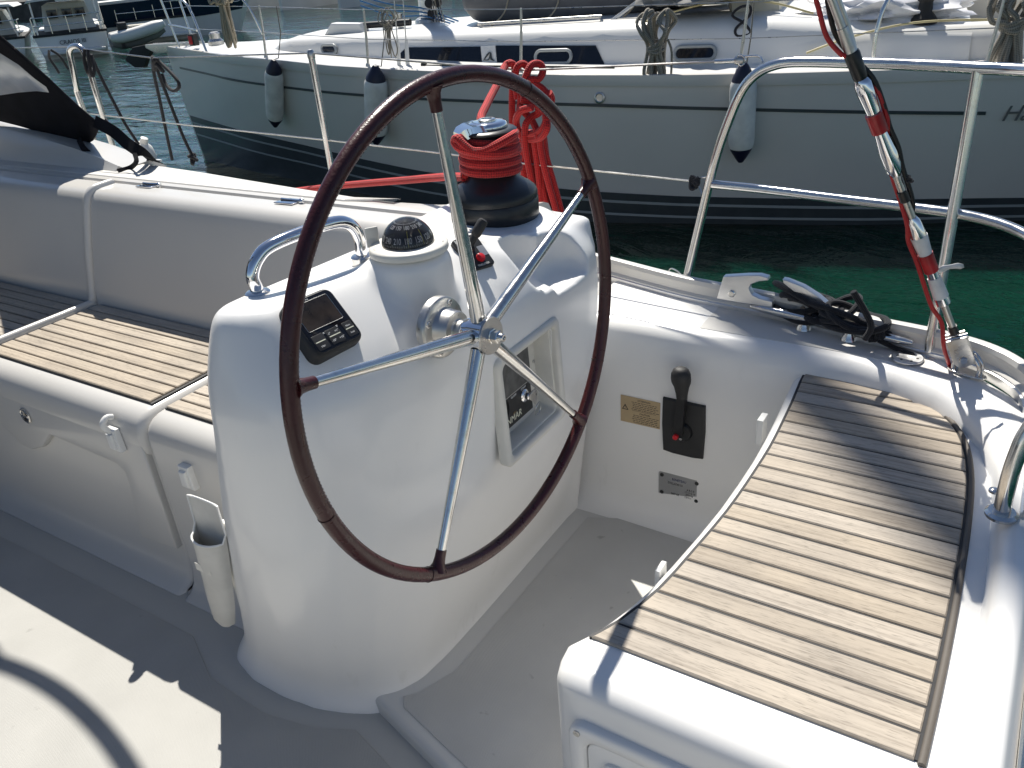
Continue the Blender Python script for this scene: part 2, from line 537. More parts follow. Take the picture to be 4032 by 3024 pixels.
def rope_mat(name, col, dark, freq=95.0, around=5.0, rough=.75, fleck=None, bump=.8):
    m, nt, b = new_mat(name)
    uv = N(nt, 'ShaderNodeUVMap'); s = N(nt, 'ShaderNodeSeparateXYZ'); L(nt, uv.outputs[0], s.inputs[0])
    a = N(nt, 'ShaderNodeMath', operation='MULTIPLY'); L(nt, s.outputs[0], a.inputs[0]); a.inputs[1].default_value = around * 2 * math.pi
    c = N(nt, 'ShaderNodeMath', operation='MULTIPLY'); L(nt, s.outputs[1], c.inputs[0]); c.inputs[1].default_value = freq * 2 * math.pi
    def sn(op):
        q = N(nt, 'ShaderNodeMath', operation=op); L(nt, a.outputs[0], q.inputs[0]); L(nt, c.outputs[0], q.inputs[1])
        z = N(nt, 'ShaderNodeMath', operation='SINE'); L(nt, q.outputs[0], z.inputs[0]); return z.outputs[0]
    pr = N(nt, 'ShaderNodeMath', operation='MULTIPLY'); L(nt, sn('ADD'), pr.inputs[0]); L(nt, sn('SUBTRACT'), pr.inputs[1])
    mr = N(nt, 'ShaderNodeMapRange'); L(nt, pr.outputs[0], mr.inputs['Value']); mr.inputs['From Min'].default_value = -1
    colr = ramp(nt, mr.outputs[0], [(.1, dark), (.6, col)])
    tc = N(nt, 'ShaderNodeTexCoord'); no = N(nt, 'ShaderNodeTexNoise'); no.inputs['Scale'].default_value = 12; no.inputs['Detail'].default_value = 5
    L(nt, tc.outputs['Object'], no.inputs['Vector'])
    mx = N(nt, 'ShaderNodeMix', data_type='RGBA', blend_type='MULTIPLY'); mx.inputs['Factor'].default_value = .7
    L(nt, colr, mx.inputs['A']); L(nt, ramp(nt, no.outputs['Fac'], [(.3, (.72, .72, .72)), (.65, (1.05, 1.05, 1.05))]), mx.inputs['B'])
    L(nt, mx.outputs['Result'], b.inputs['Base Color'])
    b.inputs['Roughness'].default_value = rough; b.inputs['Specular IOR Level'].default_value = .25
    b.inputs['Sheen Weight'].default_value = .15
    bp = N(nt, 'ShaderNodeBump'); bp.inputs['Strength'].default_value = bump; bp.inputs['Distance'].default_value = .0018
    L(nt, mr.outputs[0], bp.inputs['Height']); L(nt, bp.outputs[0], b.inputs['Normal'])
    return m

def steel(name, col=(.70, .69, .67), rough=.16, rvar=.08, stain=.35):
    m, nt, b = new_mat(name)
    tc = N(nt, 'ShaderNodeTexCoord')
    n1 = N(nt, 'ShaderNodeTexNoise'); n1.inputs['Scale'].default_value = 22; n1.inputs['Detail'].default_value = 8; n1.inputs['Roughness'].default_value = .7
    L(nt, tc.outputs['Object'], n1.inputs['Vector'])
    mr = N(nt, 'ShaderNodeMapRange'); L(nt, n1.outputs['Fac'], mr.inputs['Value']); mr.inputs['From Min'].default_value = .3; mr.inputs['From Max'].default_value = .75
    mr.inputs['To Min'].default_value = max(.03, rough - rvar); mr.inputs['To Max'].default_value = rough + rvar * 2
    L(nt, mr.outputs[0], b.inputs['Roughness'])
    n2 = N(nt, 'ShaderNodeTexNoise'); n2.inputs['Scale'].default_value = 60; n2.inputs['Detail'].default_value = 5
    L(nt, tc.outputs['Object'], n2.inputs['Vector'])
    f = ramp(nt, n2.outputs['Fac'], [(.58, (0, 0, 0)), (.75, (1, 1, 1))])
    mu = N(nt, 'ShaderNodeMath', operation='MULTIPLY'); L(nt, f, mu.inputs[0]); mu.inputs[1].default_value = stain
    mx = N(nt, 'ShaderNodeMix', data_type='RGBA'); L(nt, mu.outputs[0], mx.inputs['Factor'])
    mx.inputs['A'].default_value = (*col, 1); mx.inputs['B'].default_value = (.45, .38, .30, 1)
    L(nt, mx.outputs['Result'], b.inputs['Base Color'])
    b.inputs['Metallic'].default_value = 1.0
    return m

M = {}
M['gel'] = gelcoat('white_gelcoat_shaded', (.62, .602, .568), .32, .22)  # white gelcoat darkened: the forward cockpit's shade is put into the colour
M['gel_helm'] = gelcoat('helm_gelcoat_lit', (.85, .838, .812), .3, .2)  # same gelcoat lightened: the brighter helm light is put into the colour
M['gel_face'] = gelcoat('pedestal_gelcoat_lit', (.86, .85, .828), .34, .24)  # lightened copy too: the fill light on the console is in the colour
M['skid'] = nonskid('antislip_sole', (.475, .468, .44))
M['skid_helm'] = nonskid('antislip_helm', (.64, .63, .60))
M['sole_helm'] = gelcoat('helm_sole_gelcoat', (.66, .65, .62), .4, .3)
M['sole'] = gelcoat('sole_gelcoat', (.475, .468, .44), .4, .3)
M['skid_deck'] = nonskid('antislip_deck', (.77, .75, .705), .0042, .1)
M['teak'] = teak('weathered_teak')
M['caulk'] = plain('black_caulking', (.018, .018, .02), .6, var=.3, scale=40)
M['steel'] = steel('polished_stainless')
M['steel_dull'] = steel('satin_stainless', (.55, .54, .52), .3, .1, .5)
M['chrome'] = steel('chrome', (.82, .82, .84), .06, .03, .08)
M['alu'] = steel('anodised_aluminium', (.72, .72, .72), .38, .06, .12)
M['leather'] = plain('burgundy_leather', (.050, .0085, .0095), .30, var=.18, scale=12, bump=.35, bscale=220, rvar=.12)
M['thread'] = plain('dark_stitching_thread', (.03, .012, .012), .7)
M['black'] = plain('black_plastic', (.012, .012, .013), .42, var=.2, scale=20, bump=.15, bscale=300, rvar=.08)
M['blackmat'] = plain('matt_black_plastic', (.02, .02, .021), .6, var=.25, scale=14, bump=.25, bscale=260)
M['blackgloss'] = plain('gloss_black', (.006, .006, .008), .08, var=.2)
M['winch_black'] = plain('anodised_black', (.016, .0165, .018), .33, var=.25, scale=14, rvar=.06)
M['redrope'] = rope_mat('red_braided_rope', (.60, .030, .028), (.24, .010, .012))
M['blackrope'] = rope_mat('black_braided_rope', (.020, .021, .026), (.004, .004, .006), 120, 6, .8)
M['greyrope'] = rope_mat('weathered_grey_rope', (.34, .31, .255), (.13, .12, .10), 40, 3, .85)
M['beigerope'] = rope_mat('beige_rope', (.50, .43, .31), (.22, .18, .13), 40, 3, .85)
M['thinrope'] = rope_mat('dark_line', (.035, .035, .04), (.01, .01, .012), 120, 4, .8)
M['canvas'] = plain('navy_acrylic_canvas', (.0085, .009, .013), .85, var=.4, scale=9, bump=.4, bscale=500, spec=.2)
M['white_plastic'] = plain('white_plastic', (.72, .72, .70), .4, var=.05)
M['cream_plastic'] = plain('cream_plastic', (.70, .68, .62), .45, var=.06, scale=18)
M['red_plastic'] = plain('red_button', (.55, .012, .02), .35)
M['red_tape'] = plain('red_tape', (.40, .018, .022), .35, var=.3, scale=30)
M['black_tape'] = plain('black_tape', (.01, .01, .011), .35, var=.3, scale=30)
M['white_tape'] = plain('white_tape', (.70, .70, .69), .5, var=.08, scale=40)
M['red_cable'] = plain('red_cable', (.45, .012, .015), .45, var=.15)
M['black_cable'] = plain('black_cable', (.01, .01, .01), .5)
M['sticker'] = plain('tan_sticker', (.46, .345, .20), .5, var=.08, scale=20)
M['ink'] = plain('dark_ink', (.03, .028, .025), .6)
M['ink_blue'] = plain('blue_ink', (.03, .04, .12), .6)
M['plate'] = steel('brushed_plate', (.50, .50, .50), .42, .05, .15)
M['white_print'] = plain('white_print', (.82, .82, .80), .5)
M['cream_print'] = plain('cream_print', (.72, .72, .58), .5)
M['bronze_print'] = plain('bronze_print', (.25, .18, .10), .5)
M['navy'] = plain('navy_rubber', (.010, .012, .035), .45, var=.2)
M['fender'] = plain('dirty_white_fender', (.76, .745, .70), .42, var=.16, scale=7, rvar=.05)
M['wire'] = steel('stainless_wire', (.62, .61, .58), .3, .08, .3)
M['rubber'] = plain('dark_rubber', (.02, .02, .02), .7)
M['rust'] = plain('worn_bolt', (.36, .24, .17), .6, var=.35, scale=60)
M['yellow_line'] = plain('yellow_lubber_line', (.55, .50, .08), .5)

# ---- clear things
m, nt, b = new_mat('clear_dome'); M['dome'] = m
b.inputs['Transmission Weight'].default_value = 1.0; b.inputs['Roughness'].default_value = .02; b.inputs['IOR'].default_value = 1.3
b.inputs['Base Color'].default_value = (.97, .97, 1, 1)
m, nt, b = new_mat('display_glass'); M['screen'] = m
tc = N(nt, 'ShaderNodeTexCoord'); no = N(nt, 'ShaderNodeTexNoise'); no.inputs['Scale'].default_value = 30; no.inputs['Detail'].default_value = 6
L(nt, tc.outputs['Object'], no.inputs['Vector'])
L(nt, ramp(nt, no.outputs['Fac'], [(.3, (.012, .010, .009)), (.75, (.05, .038, .03))]), b.inputs['Base Color'])
b.inputs['Roughness'].default_value = .16
m, nt, b = new_mat('clear_vinyl_window'); M['vinyl'] = m
tc = N(nt, 'ShaderNodeTexCoord'); no = N(nt, 'ShaderNodeTexNoise'); no.inputs['Scale'].default_value = 5; no.inputs['Detail'].default_value = 8; no.inputs['Distortion'].default_value = 1.2
L(nt, tc.outputs['Object'], no.inputs['Vector'])
L(nt, ramp(nt, no.outputs['Fac'], [(.25, (.42, .45, .49)), (.75, (.66, .69, .72))]), b.inputs['Base Color'])
b.inputs['Roughness'].default_value = .18; b.inputs['Transmission Weight'].default_value = .35
# ================================================================ SETTING
WZ = -0.7
# ---- water: one sheet to the horizon, finely rippled by its material
m, nt, b = new_mat('harbour_water'); M['water'] = m
geo = N(nt, 'ShaderNodeNewGeometry')
mp = N(nt, 'ShaderNodeMapping'); mp.inputs['Scale'].default_value = (.75, 1.5, 1); mp.inputs['Rotation'].default_value = (0, 0, .55)
L(nt, geo.outputs['Position'], mp.inputs['Vector'])
n1 = N(nt, 'ShaderNodeTexNoise'); n1.inputs['Scale'].default_value = 1.5; n1.inputs['Detail'].default_value = 5; n1.inputs['Roughness'].default_value = .5; n1.inputs['Distortion'].default_value = .6
L(nt, mp.outputs[0], n1.inputs['Vector'])
n2 = N(nt, 'ShaderNodeTexNoise'); n2.inputs['Scale'].default_value = .35; n2.inputs['Detail'].default_value = 2
L(nt, mp.outputs[0], n2.inputs['Vector'])
ad = N(nt, 'ShaderNodeMath', operation='MULTIPLY_ADD'); L(nt, n2.outputs['Fac'], ad.inputs[0]); ad.inputs[1].default_value = 2.0; L(nt, n1.outputs['Fac'], ad.inputs[2])
bp = N(nt, 'ShaderNodeBump'); bp.inputs['Strength'].default_value = .8; bp.inputs['Distance'].default_value = .085
L(nt, ad.outputs[0], bp.inputs['Height']); L(nt, bp.outputs[0], b.inputs['Normal'])
L(nt, ramp(nt, n2.outputs['Fac'], [(.3, (.0007, .018, .0105)), (.7, (.0010, .028, .016))]), b.inputs['Base Color'])
b.inputs['Roughness'].default_value = .03; b.inputs['IOR'].default_value = 1.33
b.inputs['Subsurface Weight'].default_value = 1.0; b.inputs['Subsurface Radius'].default_value = (.25, 1.0, .7); b.inputs['Subsurface Scale'].default_value = 1.6
o = mk('harbour_water', [(-900, -900, WZ), (900, -900, WZ), (900, 900, WZ), (-900, 900, WZ)], [(0, 1, 2, 3)], M['water'], org=(0, 0, WZ))
tagp(o, 'dark green harbour water with blue sky ripples between the boats', 'water', kind='structure')

# ---- cockpit sole
def polyslab(name, pts, z0, z1, mat, parent=None, r=0.0, org=(0, 0, 0)):
    return slab(name, pts, (0, 0, 0), (1, 0, 0), (0, 1, 0), (0, 0, 1), z0, z1, mat, parent, r, org, 30)

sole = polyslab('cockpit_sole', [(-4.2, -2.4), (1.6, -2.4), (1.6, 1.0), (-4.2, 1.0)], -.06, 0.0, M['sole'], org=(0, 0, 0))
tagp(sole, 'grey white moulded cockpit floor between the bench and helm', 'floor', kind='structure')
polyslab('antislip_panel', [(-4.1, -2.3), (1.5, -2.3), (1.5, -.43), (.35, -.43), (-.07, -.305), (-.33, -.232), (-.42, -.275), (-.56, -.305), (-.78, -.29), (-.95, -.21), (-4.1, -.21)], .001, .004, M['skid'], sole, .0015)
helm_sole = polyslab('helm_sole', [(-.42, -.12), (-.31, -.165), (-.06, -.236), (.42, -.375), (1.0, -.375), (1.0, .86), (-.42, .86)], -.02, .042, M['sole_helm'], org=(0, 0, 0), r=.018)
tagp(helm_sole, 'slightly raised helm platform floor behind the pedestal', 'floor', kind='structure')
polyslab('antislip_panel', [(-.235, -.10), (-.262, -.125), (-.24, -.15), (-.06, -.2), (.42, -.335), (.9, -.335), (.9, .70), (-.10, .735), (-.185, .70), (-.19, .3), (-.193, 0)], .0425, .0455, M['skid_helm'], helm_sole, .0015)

# ================================================================ COCKPIT COAMING (backrest moulding)
def coam_profile(x):
    yo = sinterp(x, [-4.2, -2.1, -1.15, -.7, -.35], [1.02, .915, .80, .775, .90])
    P = [(.40, .05), (.415, .60), (.418, .62), (.43, .68), (.452, .76), (.478, .85), (.500, .92), (.512, .952), (.524, .970), (.540, .981), (.560, .985),
         (.612, .987), (.622, .986), (.626, .979), (.640, .979), (.644, .988), (.66, .991), (yo - .10, .990), (yo - .05, .985), (yo - .025, .975), (yo - .012, .955), (yo, .90), (yo + .03, .72), (yo + .03, .05)]
    return P
xs = [-4.2, -3.6, -3.0, -2.5, -2.1, -1.8, -1.5, -1.2, -.95, -.8, -.65, -.5, -.36]
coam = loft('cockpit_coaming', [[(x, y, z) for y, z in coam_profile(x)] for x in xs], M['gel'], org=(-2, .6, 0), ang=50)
tagp(coam, 'long white moulded coaming and backrest behind the teak bench', 'coaming', kind='structure')
# anti-slip field on top
rows = []
for x in [-3.9, -3.0, -2.5, -2.1, -1.8, -1.5, -1.2, -.95, -.78]:
    yo = sinterp(x, [-4.2, -2.1, -1.15, -.7, -.35], [1.02, .915, .80, .775, .90])
    e = .0 if x < -.9 else (x + .9) * .5
    rows.append([(x, .665 + e, .9915), (x, .668 + e, .9945), (x, yo - .075, .9935), (x, yo - .07, .9885)])
loft('antislip_panel', rows, M['skid_deck'], coam, closed=False)
# joint rib between the two backrest sections, running up the backrest and across the bench
rib = [(-2.03, -.058, .44), (-2.03, -.058, .53), (-2.03, -.045, .575), (-2.03, -.02, .597), (-2.03, .03, .600), (-2.03, .38, .600), (-2.03, .408, .612), (-2.03, .425, .66)] + [(-2.03, y - .003, z) for y, z in coam_profile(-2.03)[4:13]]
tube('joint_rib', rib, .016, M['gel'], coam, 10, smooth=3)
# raised coaming block carrying the sprayhood
rings = []
for x, zt in [(-4.3, 1.20), (-3.6, 1.165), (-3.0, 1.125), (-2.7, 1.09), (-2.45, 1.055), (-2.27, 1.02), (-2.16, .995)]:
    k = (zt - .97)
    rings.append([(x, .70, .96), (x, .71 + k * .12, .985), (x, .725 + k * .25, .99 + k * .4), (x, .735 + k * .35, .99 + k * .8), (x, .76 + k * .35, zt), (x, .88, zt + .005), (x, .93, zt - .02), (x, .95, .96)])
loft('sprayhood_coaming', rings, M['gel'], coam, ang=60)

# ================================================================ TEAK BENCH
def bench_profile(step=True):
    top = [(.44, .02), (.44, .592), (-.004, .592), (-.024, .590), (-.044, .583), (-.060, .571), (-.071, .553), (-.0765, .530)]
    if step: return top + [(-.0765, .500), (-.070, .470), (-.056, .460), (-.055, .30), (-.055, .12), (-.059, .07), (-.070, .035), (-.09, .014), (-.12, .004), (-.12, -.02)]
    return top + [(-.0765, .47), (-.074, .30), (-.072, .12), (-.075, .07), (-.084, .035), (-.10, .014), (-.125, .004), (-.125, -.02)]
bench = thing('cockpit_bench', 'white moulded cockpit bench with grey brown teak slats along the coaming', 'bench', (-1.6, .1, 0))
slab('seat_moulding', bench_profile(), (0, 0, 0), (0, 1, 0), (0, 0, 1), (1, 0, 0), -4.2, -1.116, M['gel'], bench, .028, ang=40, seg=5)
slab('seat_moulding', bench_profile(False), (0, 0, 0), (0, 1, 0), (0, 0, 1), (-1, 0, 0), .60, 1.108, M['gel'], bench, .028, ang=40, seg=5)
def plank_vf(xl, xr, y0, y1, z0, z1, ns=1, b=.0022):
    """board between y0..y1 whose ends follow xl(y), xr(y); chamfered top edge"""
    ys = [y0 + (y1 - y0) * k / ns for k in range(ns + 1)]
    poly = [(xl(y), y) for y in ys[::-1]] + [(xr(y), y) for y in ys]
    P = [Vector(p) for p in poly]
    Q = offset_poly(P, b); n = len(P)
    v = [(p.x, p.y, z0) for p in P] + [(p.x, p.y, z1 - b) for p in P] + [(q.x, q.y, z1) for q in Q]
    f = []
    for j in range(2):
        for k in range(n):
            k2 = (k + 1) % n
            f.append((j * n + k, j * n + k2, (j + 1) * n + k2, (j + 1) * n + k))
    f.append(tuple(2 * n + k for k in range(n)))
    return v, f
for (xa, xb) in ((-2.95, -2.068), (-1.992, -1.150), (-1.078, -.62)):
    slab('caulking_bed', [(xa - .006, -.006), (xb + .010, -.006), (xb + .010, .409), (xa - .006, .409)], (0, 0, 0), (1, 0, 0), (0, 1, 0), (0, 0, 1), .590, .5965, M['caulk'], bench)
    for k in range(9):
        y0 = -.004 + k * .0458
        v, f = plank_vf(lambda y: xa, lambda y: xb, y0, y0 + .0405, .594, .6025 + random.uniform(-.0004, .0004))
        mk('plank', v, f, M['teak'], bench, ang=30)
# shaped apron under the locker lid
ap = [(-1.8548, 0.6283), (-2.0213, 0.3893), (-1.9381, 0.3771), (-1.8921, 0.3494), (-1.8504, 0.3154), (-1.7873, 0.3124), (-1.7075, 0.3441), (-1.662, 0.3817), (-1.6254, 0.4097), (-1.5567, 0.4088), (-1.297, 0.3966), (-1.2692, 0.3771), (-1.2688, 0.3317), (-1.2873, 0.2255), (-1.309, 0.1488), (-1.3017, 0.13)]
apx = max(p[0] for p in ap)
ap = [p for p in ap] + [(-1.135, ap[-1][1] + .012), (-1.135, .515)]
ap[0] = (ap[0][0], .515)
slab('lid_apron', ap, (0, -.050, 0), (1, 0, 0), (0, 0, 1), (0, -1, 0), -.02, .0262, M['gel'], bench, .007, ang=60)
# latches on the bench front
def latch(c, parent, open_=False):
    x, y, z = c
    l = slab('latch', [(-.020, .030), (.020, .030), (.024, -.040), (-.024, -.040)], (x, y, z), (1, 0, 0), (0, 0, 1), (0, -1, 0), 0, .018, M['white_plastic'], parent, .004)
    slab('latch_lever', [(-.012, .018), (.012, .018), (.014, -.030), (-.014, -.030)], (x, y - .017, z), (1, 0, 0), (0, 0, 1), (0, -1, 0), 0, .009, M['white_plastic'], l, .004)
    if open_:
        tube('latch_hook', [(x, y - .014, z + .022), (x, y - .026, z + .040), (x, y - .027, z + .056), (x, y - .012, z + .066), (x, y + .004, z + .060)], .0085, M['white_plastic'], l, 8, smooth=4)
latch((-1.2345, -0.078, 0.5087), bench, True)
latch((-0.944, -0.0755, 0.467), bench)
pc = Vector((-1.7283, -0.078, 0.4566))
rp = lathe('ring_pull', [(.026, 0), (.026, .003), (.022, .005), (.018, .004), (.016, -.004), (0, -.006)], pc, M['steel'], bench, (0, -1, 0), 28)
box('pull_bar', pc + Vector((0, -.003, 0)), (.034, .006, .007), M['steel'], rp, bev=.002)
lathe('keyhole', [(.006, 0), (.006, .004), (0, .004)], pc + Vector((.003, -.004, -.009)), M['black'], rp, (0, -1, 0), 12)

# ================================================================ HELM PEDESTAL
ped = thing('helm_pedestal', 'white moulded helm console standing behind the big steering wheel', 'console', (-.4, .2, 0))
TOPC = [(-.60, .44), (-.46, .40), (-.435, .25), (-.435, .10), (-.445, -.05), (-.452, -.17), (-.45, -.25), (-.43, -.305), (-.375, -.338), (-.300, -.345), (-.225, -.328), (-.168, -.278), (-.136, -.200), (-.117, -.09), (-.104, .0), (-.097, .10), (-.094, .20), (-.094, .35), (-.096, .50), (-.104, .62), (-.125, .71), (-.165, .765), (-.30, .80), (-.45, .80), (-.62, .80)]
BOTC = [(-.82, .44), (-.82, .40), (-.81, .25), (-.81, .10), (-.81, -.04), (-.81, -.13), (-.80, -.175), (-.77, -.208), (-.68, -.234), (-.57, -.238), (-.46, -.225), (-.385, -.200), (-.325, -.170), (-.275, -.125), (-.245, -.06), (-.235, .05), (-.233, .17), (-.232, .30), (-.232, .45), (-.232, .58), (-.232, .68), (-.238, .745), (-.30, .80), (-.45, .80), (-.62, .80)]
NFW = 7      # points on the hidden forward side
def ztop(x, y):
    return interp(y, [-.3, .10, .28, .42, .60, .85], [1.100, 1.095, 1.050, 1.012, 1.000, .980])
rings = []
for z in [-.03, .0, .02, .045, .08, .14, .2, .3, .4, .5, .6, .7, .8, .86]:
    q = min(1, max(0, (z - .04) / .80)); ta = 1 - (1 - q) ** 1.55          # aft face: gently bowed
    tf = min(1, max(0, (z - .02) / .88))                                    # forward edge: straight rake
    fl = -.022 + .030 * max(0, 1 - max(0, z - .0) / .085) ** 2.0        # cove at the foot
    C = []
    for i, (a, c) in enumerate(zip(BOTC, TOPC)):
        k = min(1, max(0, (i - 8) / 6)); t = tf * (1 - k) + ta * k
        C.append((lerp(a[0], c[0], t), lerp(a[1], c[1], t)))
    Q = offset_poly([Vector(p) for p in C], -fl * (1 - min(1, max(0, (z - .1) / .5))))
    rings.append([(p.x, p.y, z) if 5 < i < len(Q) - 4 else (C[i][0], C[i][1], z) for i, p in enumerate(Q)])
# the crown: the aft face leans forward above hub height, then rolls over into the top
for hh, ins in [(.93, .008), (.965, .026), (1.0, .055), (1.03, .085), (1.055, .112), (1.075, .136), (1.089, .160), (1.096, .19)]:
    Q = offset_poly([Vector(p) for p in TOPC], ins)
    Q2 = offset_poly([Vector(p) for p in TOPC], ins * .30)
    ring = []
    for i, p in enumerate(Q):
        zt = ztop(*TOPC[i]); z = .86 + (hh - .86) * (zt - .86) / (1.095 - .86)
        yk = min(1, max(0, (TOPC[i][1] - .22) / .16))
        if i >= NFW + 5: p = p.lerp(Q2[i], yk * .85)
        if i < NFW: p = Q2[i]
        elif i < NFW + 5: p = Q2[i].lerp(Q[i], max(0, (i - NFW - 1)) / 4)
        if i >= len(Q) - 4 or i == 0: p = Vector(TOPC[i])
        ring.append((p.x, p.y, z))
    rings.append(ring)
body = MB(); body.add(loft_vf(rings))
# compass pod: a cone growing out of the face
body.add(lathe_vf([(.0, -.36), (.050, -.34), (.085, -.12), (.083, -.02), (.081, .0), (0, .0)], (-.222, .085, 1.108), n=40))
# thruster ridge
tx = Vector((.3, .954, 0)); ty = Vector((-.722, .227, .653)); tn = tx.cross(ty)
body.add(box_vf(Vector((-.205, .272, 1.040)) - tn * .058 - ty * .02, (.105, .17, .11), tx, ty, tn, .02))
# winch pad
body.add(lathe_vf([(.175, -.12), (.16, -.02), (.150, -.004), (.140, 0), (0, 0)], (-.36, .60, 1.016), n=40))
body.add(loft_vf([[(-.62, .46, .9), (-.20, .40, .9), (-.15, .78, .9), (-.62, .80, .9)], [(-.60, .47, 1.005), (-.30, .46, .995), (-.26, .76, .985), (-.60, .79, 1.0)]]))
# scooped cup holders and the engine panel recess
def ball(c, r): return lathe_vf([(0, -r), (r * .5, -r * .866), (r * .866, -r * .5), (r, 0), (r * .866, r * .5), (r * .5, r * .866), (0, r)], c, n=24)
FXU = Vector((-.03, 0, .99955)); FXR = Vector((0, 1, 0)); FXN = FXR.cross(FXU)       # plane of the aft face
def face_pt(y, z, d=0.0): return Vector((-.094 - (z - .72) * .03, y, z)) + FXN * d
me = remesh((body.v, body.f), .0105, 9, .5)
scoop = [lathe_vf([(0, 0), (.062, .0), (.078, .025), (.088, .2), (0, .2)], (-.158, .440, .925), (.12, -.05, 1), n=32), lathe_vf([(0, 0), (.085, .0), (.103, .025), (.115, .2), (0, .2)], (-.092, .535, .890), (.10, .03, 1), n=36)]
me = remesh(([tuple(v.co) for v in me.vertices], [tuple(p.vertices) for p in me.polygons]), .0085, 5, .5, scoop)
me2 = remesh(([tuple(v.co) for v in me.vertices], [tuple(p.vertices) for p in me.polygons]),   .0072, 3, .5, [slab_vf(rrect(.222, .222, .014), face_pt(.290, .718), FXR, FXU, FXN, -.060, .06)])
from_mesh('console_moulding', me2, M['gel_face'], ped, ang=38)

# moulded frame round the recess
def ring_slab(name, w1, h1, r1, w0, h0, r0, o, X, Y, Nn, t0, t1, mat, parent, rr=.004):
    A = rrect(w1, h1, r1, 6); B = rrect(w0, h0, r0, 6)
    o = Vector(o); n = len(A)
    def pos(p, t): return o + X * p[0] + Y * p[1] + Nn * t
    A2 = [tuple(q) for q in offset_poly(A, rr)]; B2 = [tuple(q) for q in offset_poly(B, -rr)]
    rg = [(A, t0), (A, t1 - rr), (A2, t1), (B2, t1), (B, t1 - rr), (B, t0)]
    v = []; f = []
    for q, t in rg: v += [pos(p, t) for p in q]
    for j in range(len(rg)):
        j2 = (j + 1) % len(rg)
        for k in range(n):
            k2 = (k + 1) % n
            f.append((j * n + k, j * n + k2, j2 * n + k2, j2 * n + k))
    return mk(name, v, f, mat, parent, ang=60)
fc = face_pt(.290, .718)
pf = ring_slab('recess_frame', .276, .272, .022, .228, .226, .014, fc, FXR, FXU, FXN, -.012, .012, M['cream_plastic'], ped, .006)
# inner box of the recess with its back plate
ring_slab('recess_liner', .232, .232, .014, .216, .216, .012, fc, FXR, FXU, FXN, -.058, -.004, M['cream_plastic'], ped, .002)
bk = slab('back_plate', rrect(.222, .222, .012), fc, FXR, FXU, FXN, -.060, -.050, M['cream_plastic'], ped, .001)
for (a, b_) in ((.093, .095), (.100, .020), (-.088, .095), (.095, -.06)):
    lathe('screw', [(.0045, 0), (.0045, .002), (.003, .003), (0, .002)], fc + FXR * a + FXU * b_ + FXN * -0.0500, M['steel_dull'], bk, FXN, 12)
# engine instrument panel in the recess
ep = slab('engine_panel', [(-.112, -.078), (.050, -.078), (.050, .090), (-.112, .090)], fc, FXR, FXU, FXN, -.051, -.031, M['black'], ped, .002)
slab('dusty_cover', [(-.108, .004), (.047, .004), (.047, .087), (-.108, .087)], fc, FXR, FXU, FXN, -.032, -.026, plain('dusty_smoked_cover', (.10, .098, .092), .5, var=.45, scale=38), ep, .0015)
box('cover_edge', fc + FXR * -.035 + FXU * .003 + FXN * -0.0290, (.148, .003, .003), M['plate'], ep, FXR, FXU, FXN)
text('maker_lettering', 'YANMAR', .023, fc + FXR * -.050 + FXU * -.060 + FXN * -0.0300, FXR, FXU, M['cream_print'], ep, wide=1.0, shear=.18, depth=.0003)
text('switch_lettering', 'GLOW', .0075, fc + FXR * -.028 + FXU * -.007 + FXN * -0.0303, FXR, FXU, M['white_print'], ep)
text('switch_lettering', 'START', .0075, fc + FXR * .016 + FXU * -.007 + FXN * -0.0303, FXR, FXU, M['white_print'], ep)
text('model_lettering', '4JH', .010, fc + FXR * -.032 + FXU * -.050 + FXN * -0.0303, FXR, FXU, M['bronze_print'], ep, shear=.2)
lathe('gauge_ring', [(.030, 0), (.030, .0016), (.027, .0016), (.027, 0)], fc + FXR * -.078 + FXU * -.022 + FXN * -0.0310, M['blackmat'], ep, FXN, 28)
ks = lathe('key_switch', [(.016, 0), (.016, .004), (.013, .007), (.0085, .008), (.0085, .016), (.006, .018), (0, .018)], fc + FXR * .014 + FXU * -.026 + FXN * -0.0310, M['chrome'], ep, FXN, 20)
k0 = fc + FXR * .014 + FXU * -.026 + FXN * -0.0120
slab('ignition_key', [(-.004, .006), (.006, .010), (.024, .010), (.030, .0), (.026, -.018), (.018, -.030), (.010, -.018), (-.004, -.006)], k0, FXR, FXU, FXN, -.0015, .0015, M['steel_dull'], ks, .001)
rc = k0 + FXR * .028 + FXU * -.046
tube('key_ring', [rc + FXR * (.014 * math.cos(t)) + FXU * (.018 * math.sin(t)) + FXN * (.004 * math.sin(t)) for t in [2 * math.pi * k / 24 for k in range(24)]], .0009, M['steel'], ks, 6, closed=True)
# wooden plug / worn bolt head on the outboard corner of the console
bc = Vector((-0.169, 0.71, 0.9088))
lathe('corner_bolt', [(.012, -.03), (.012, .004), (.010, .008), (0, .009)], bc, M['rust'], ped, (.8, -.35, .35), 6)
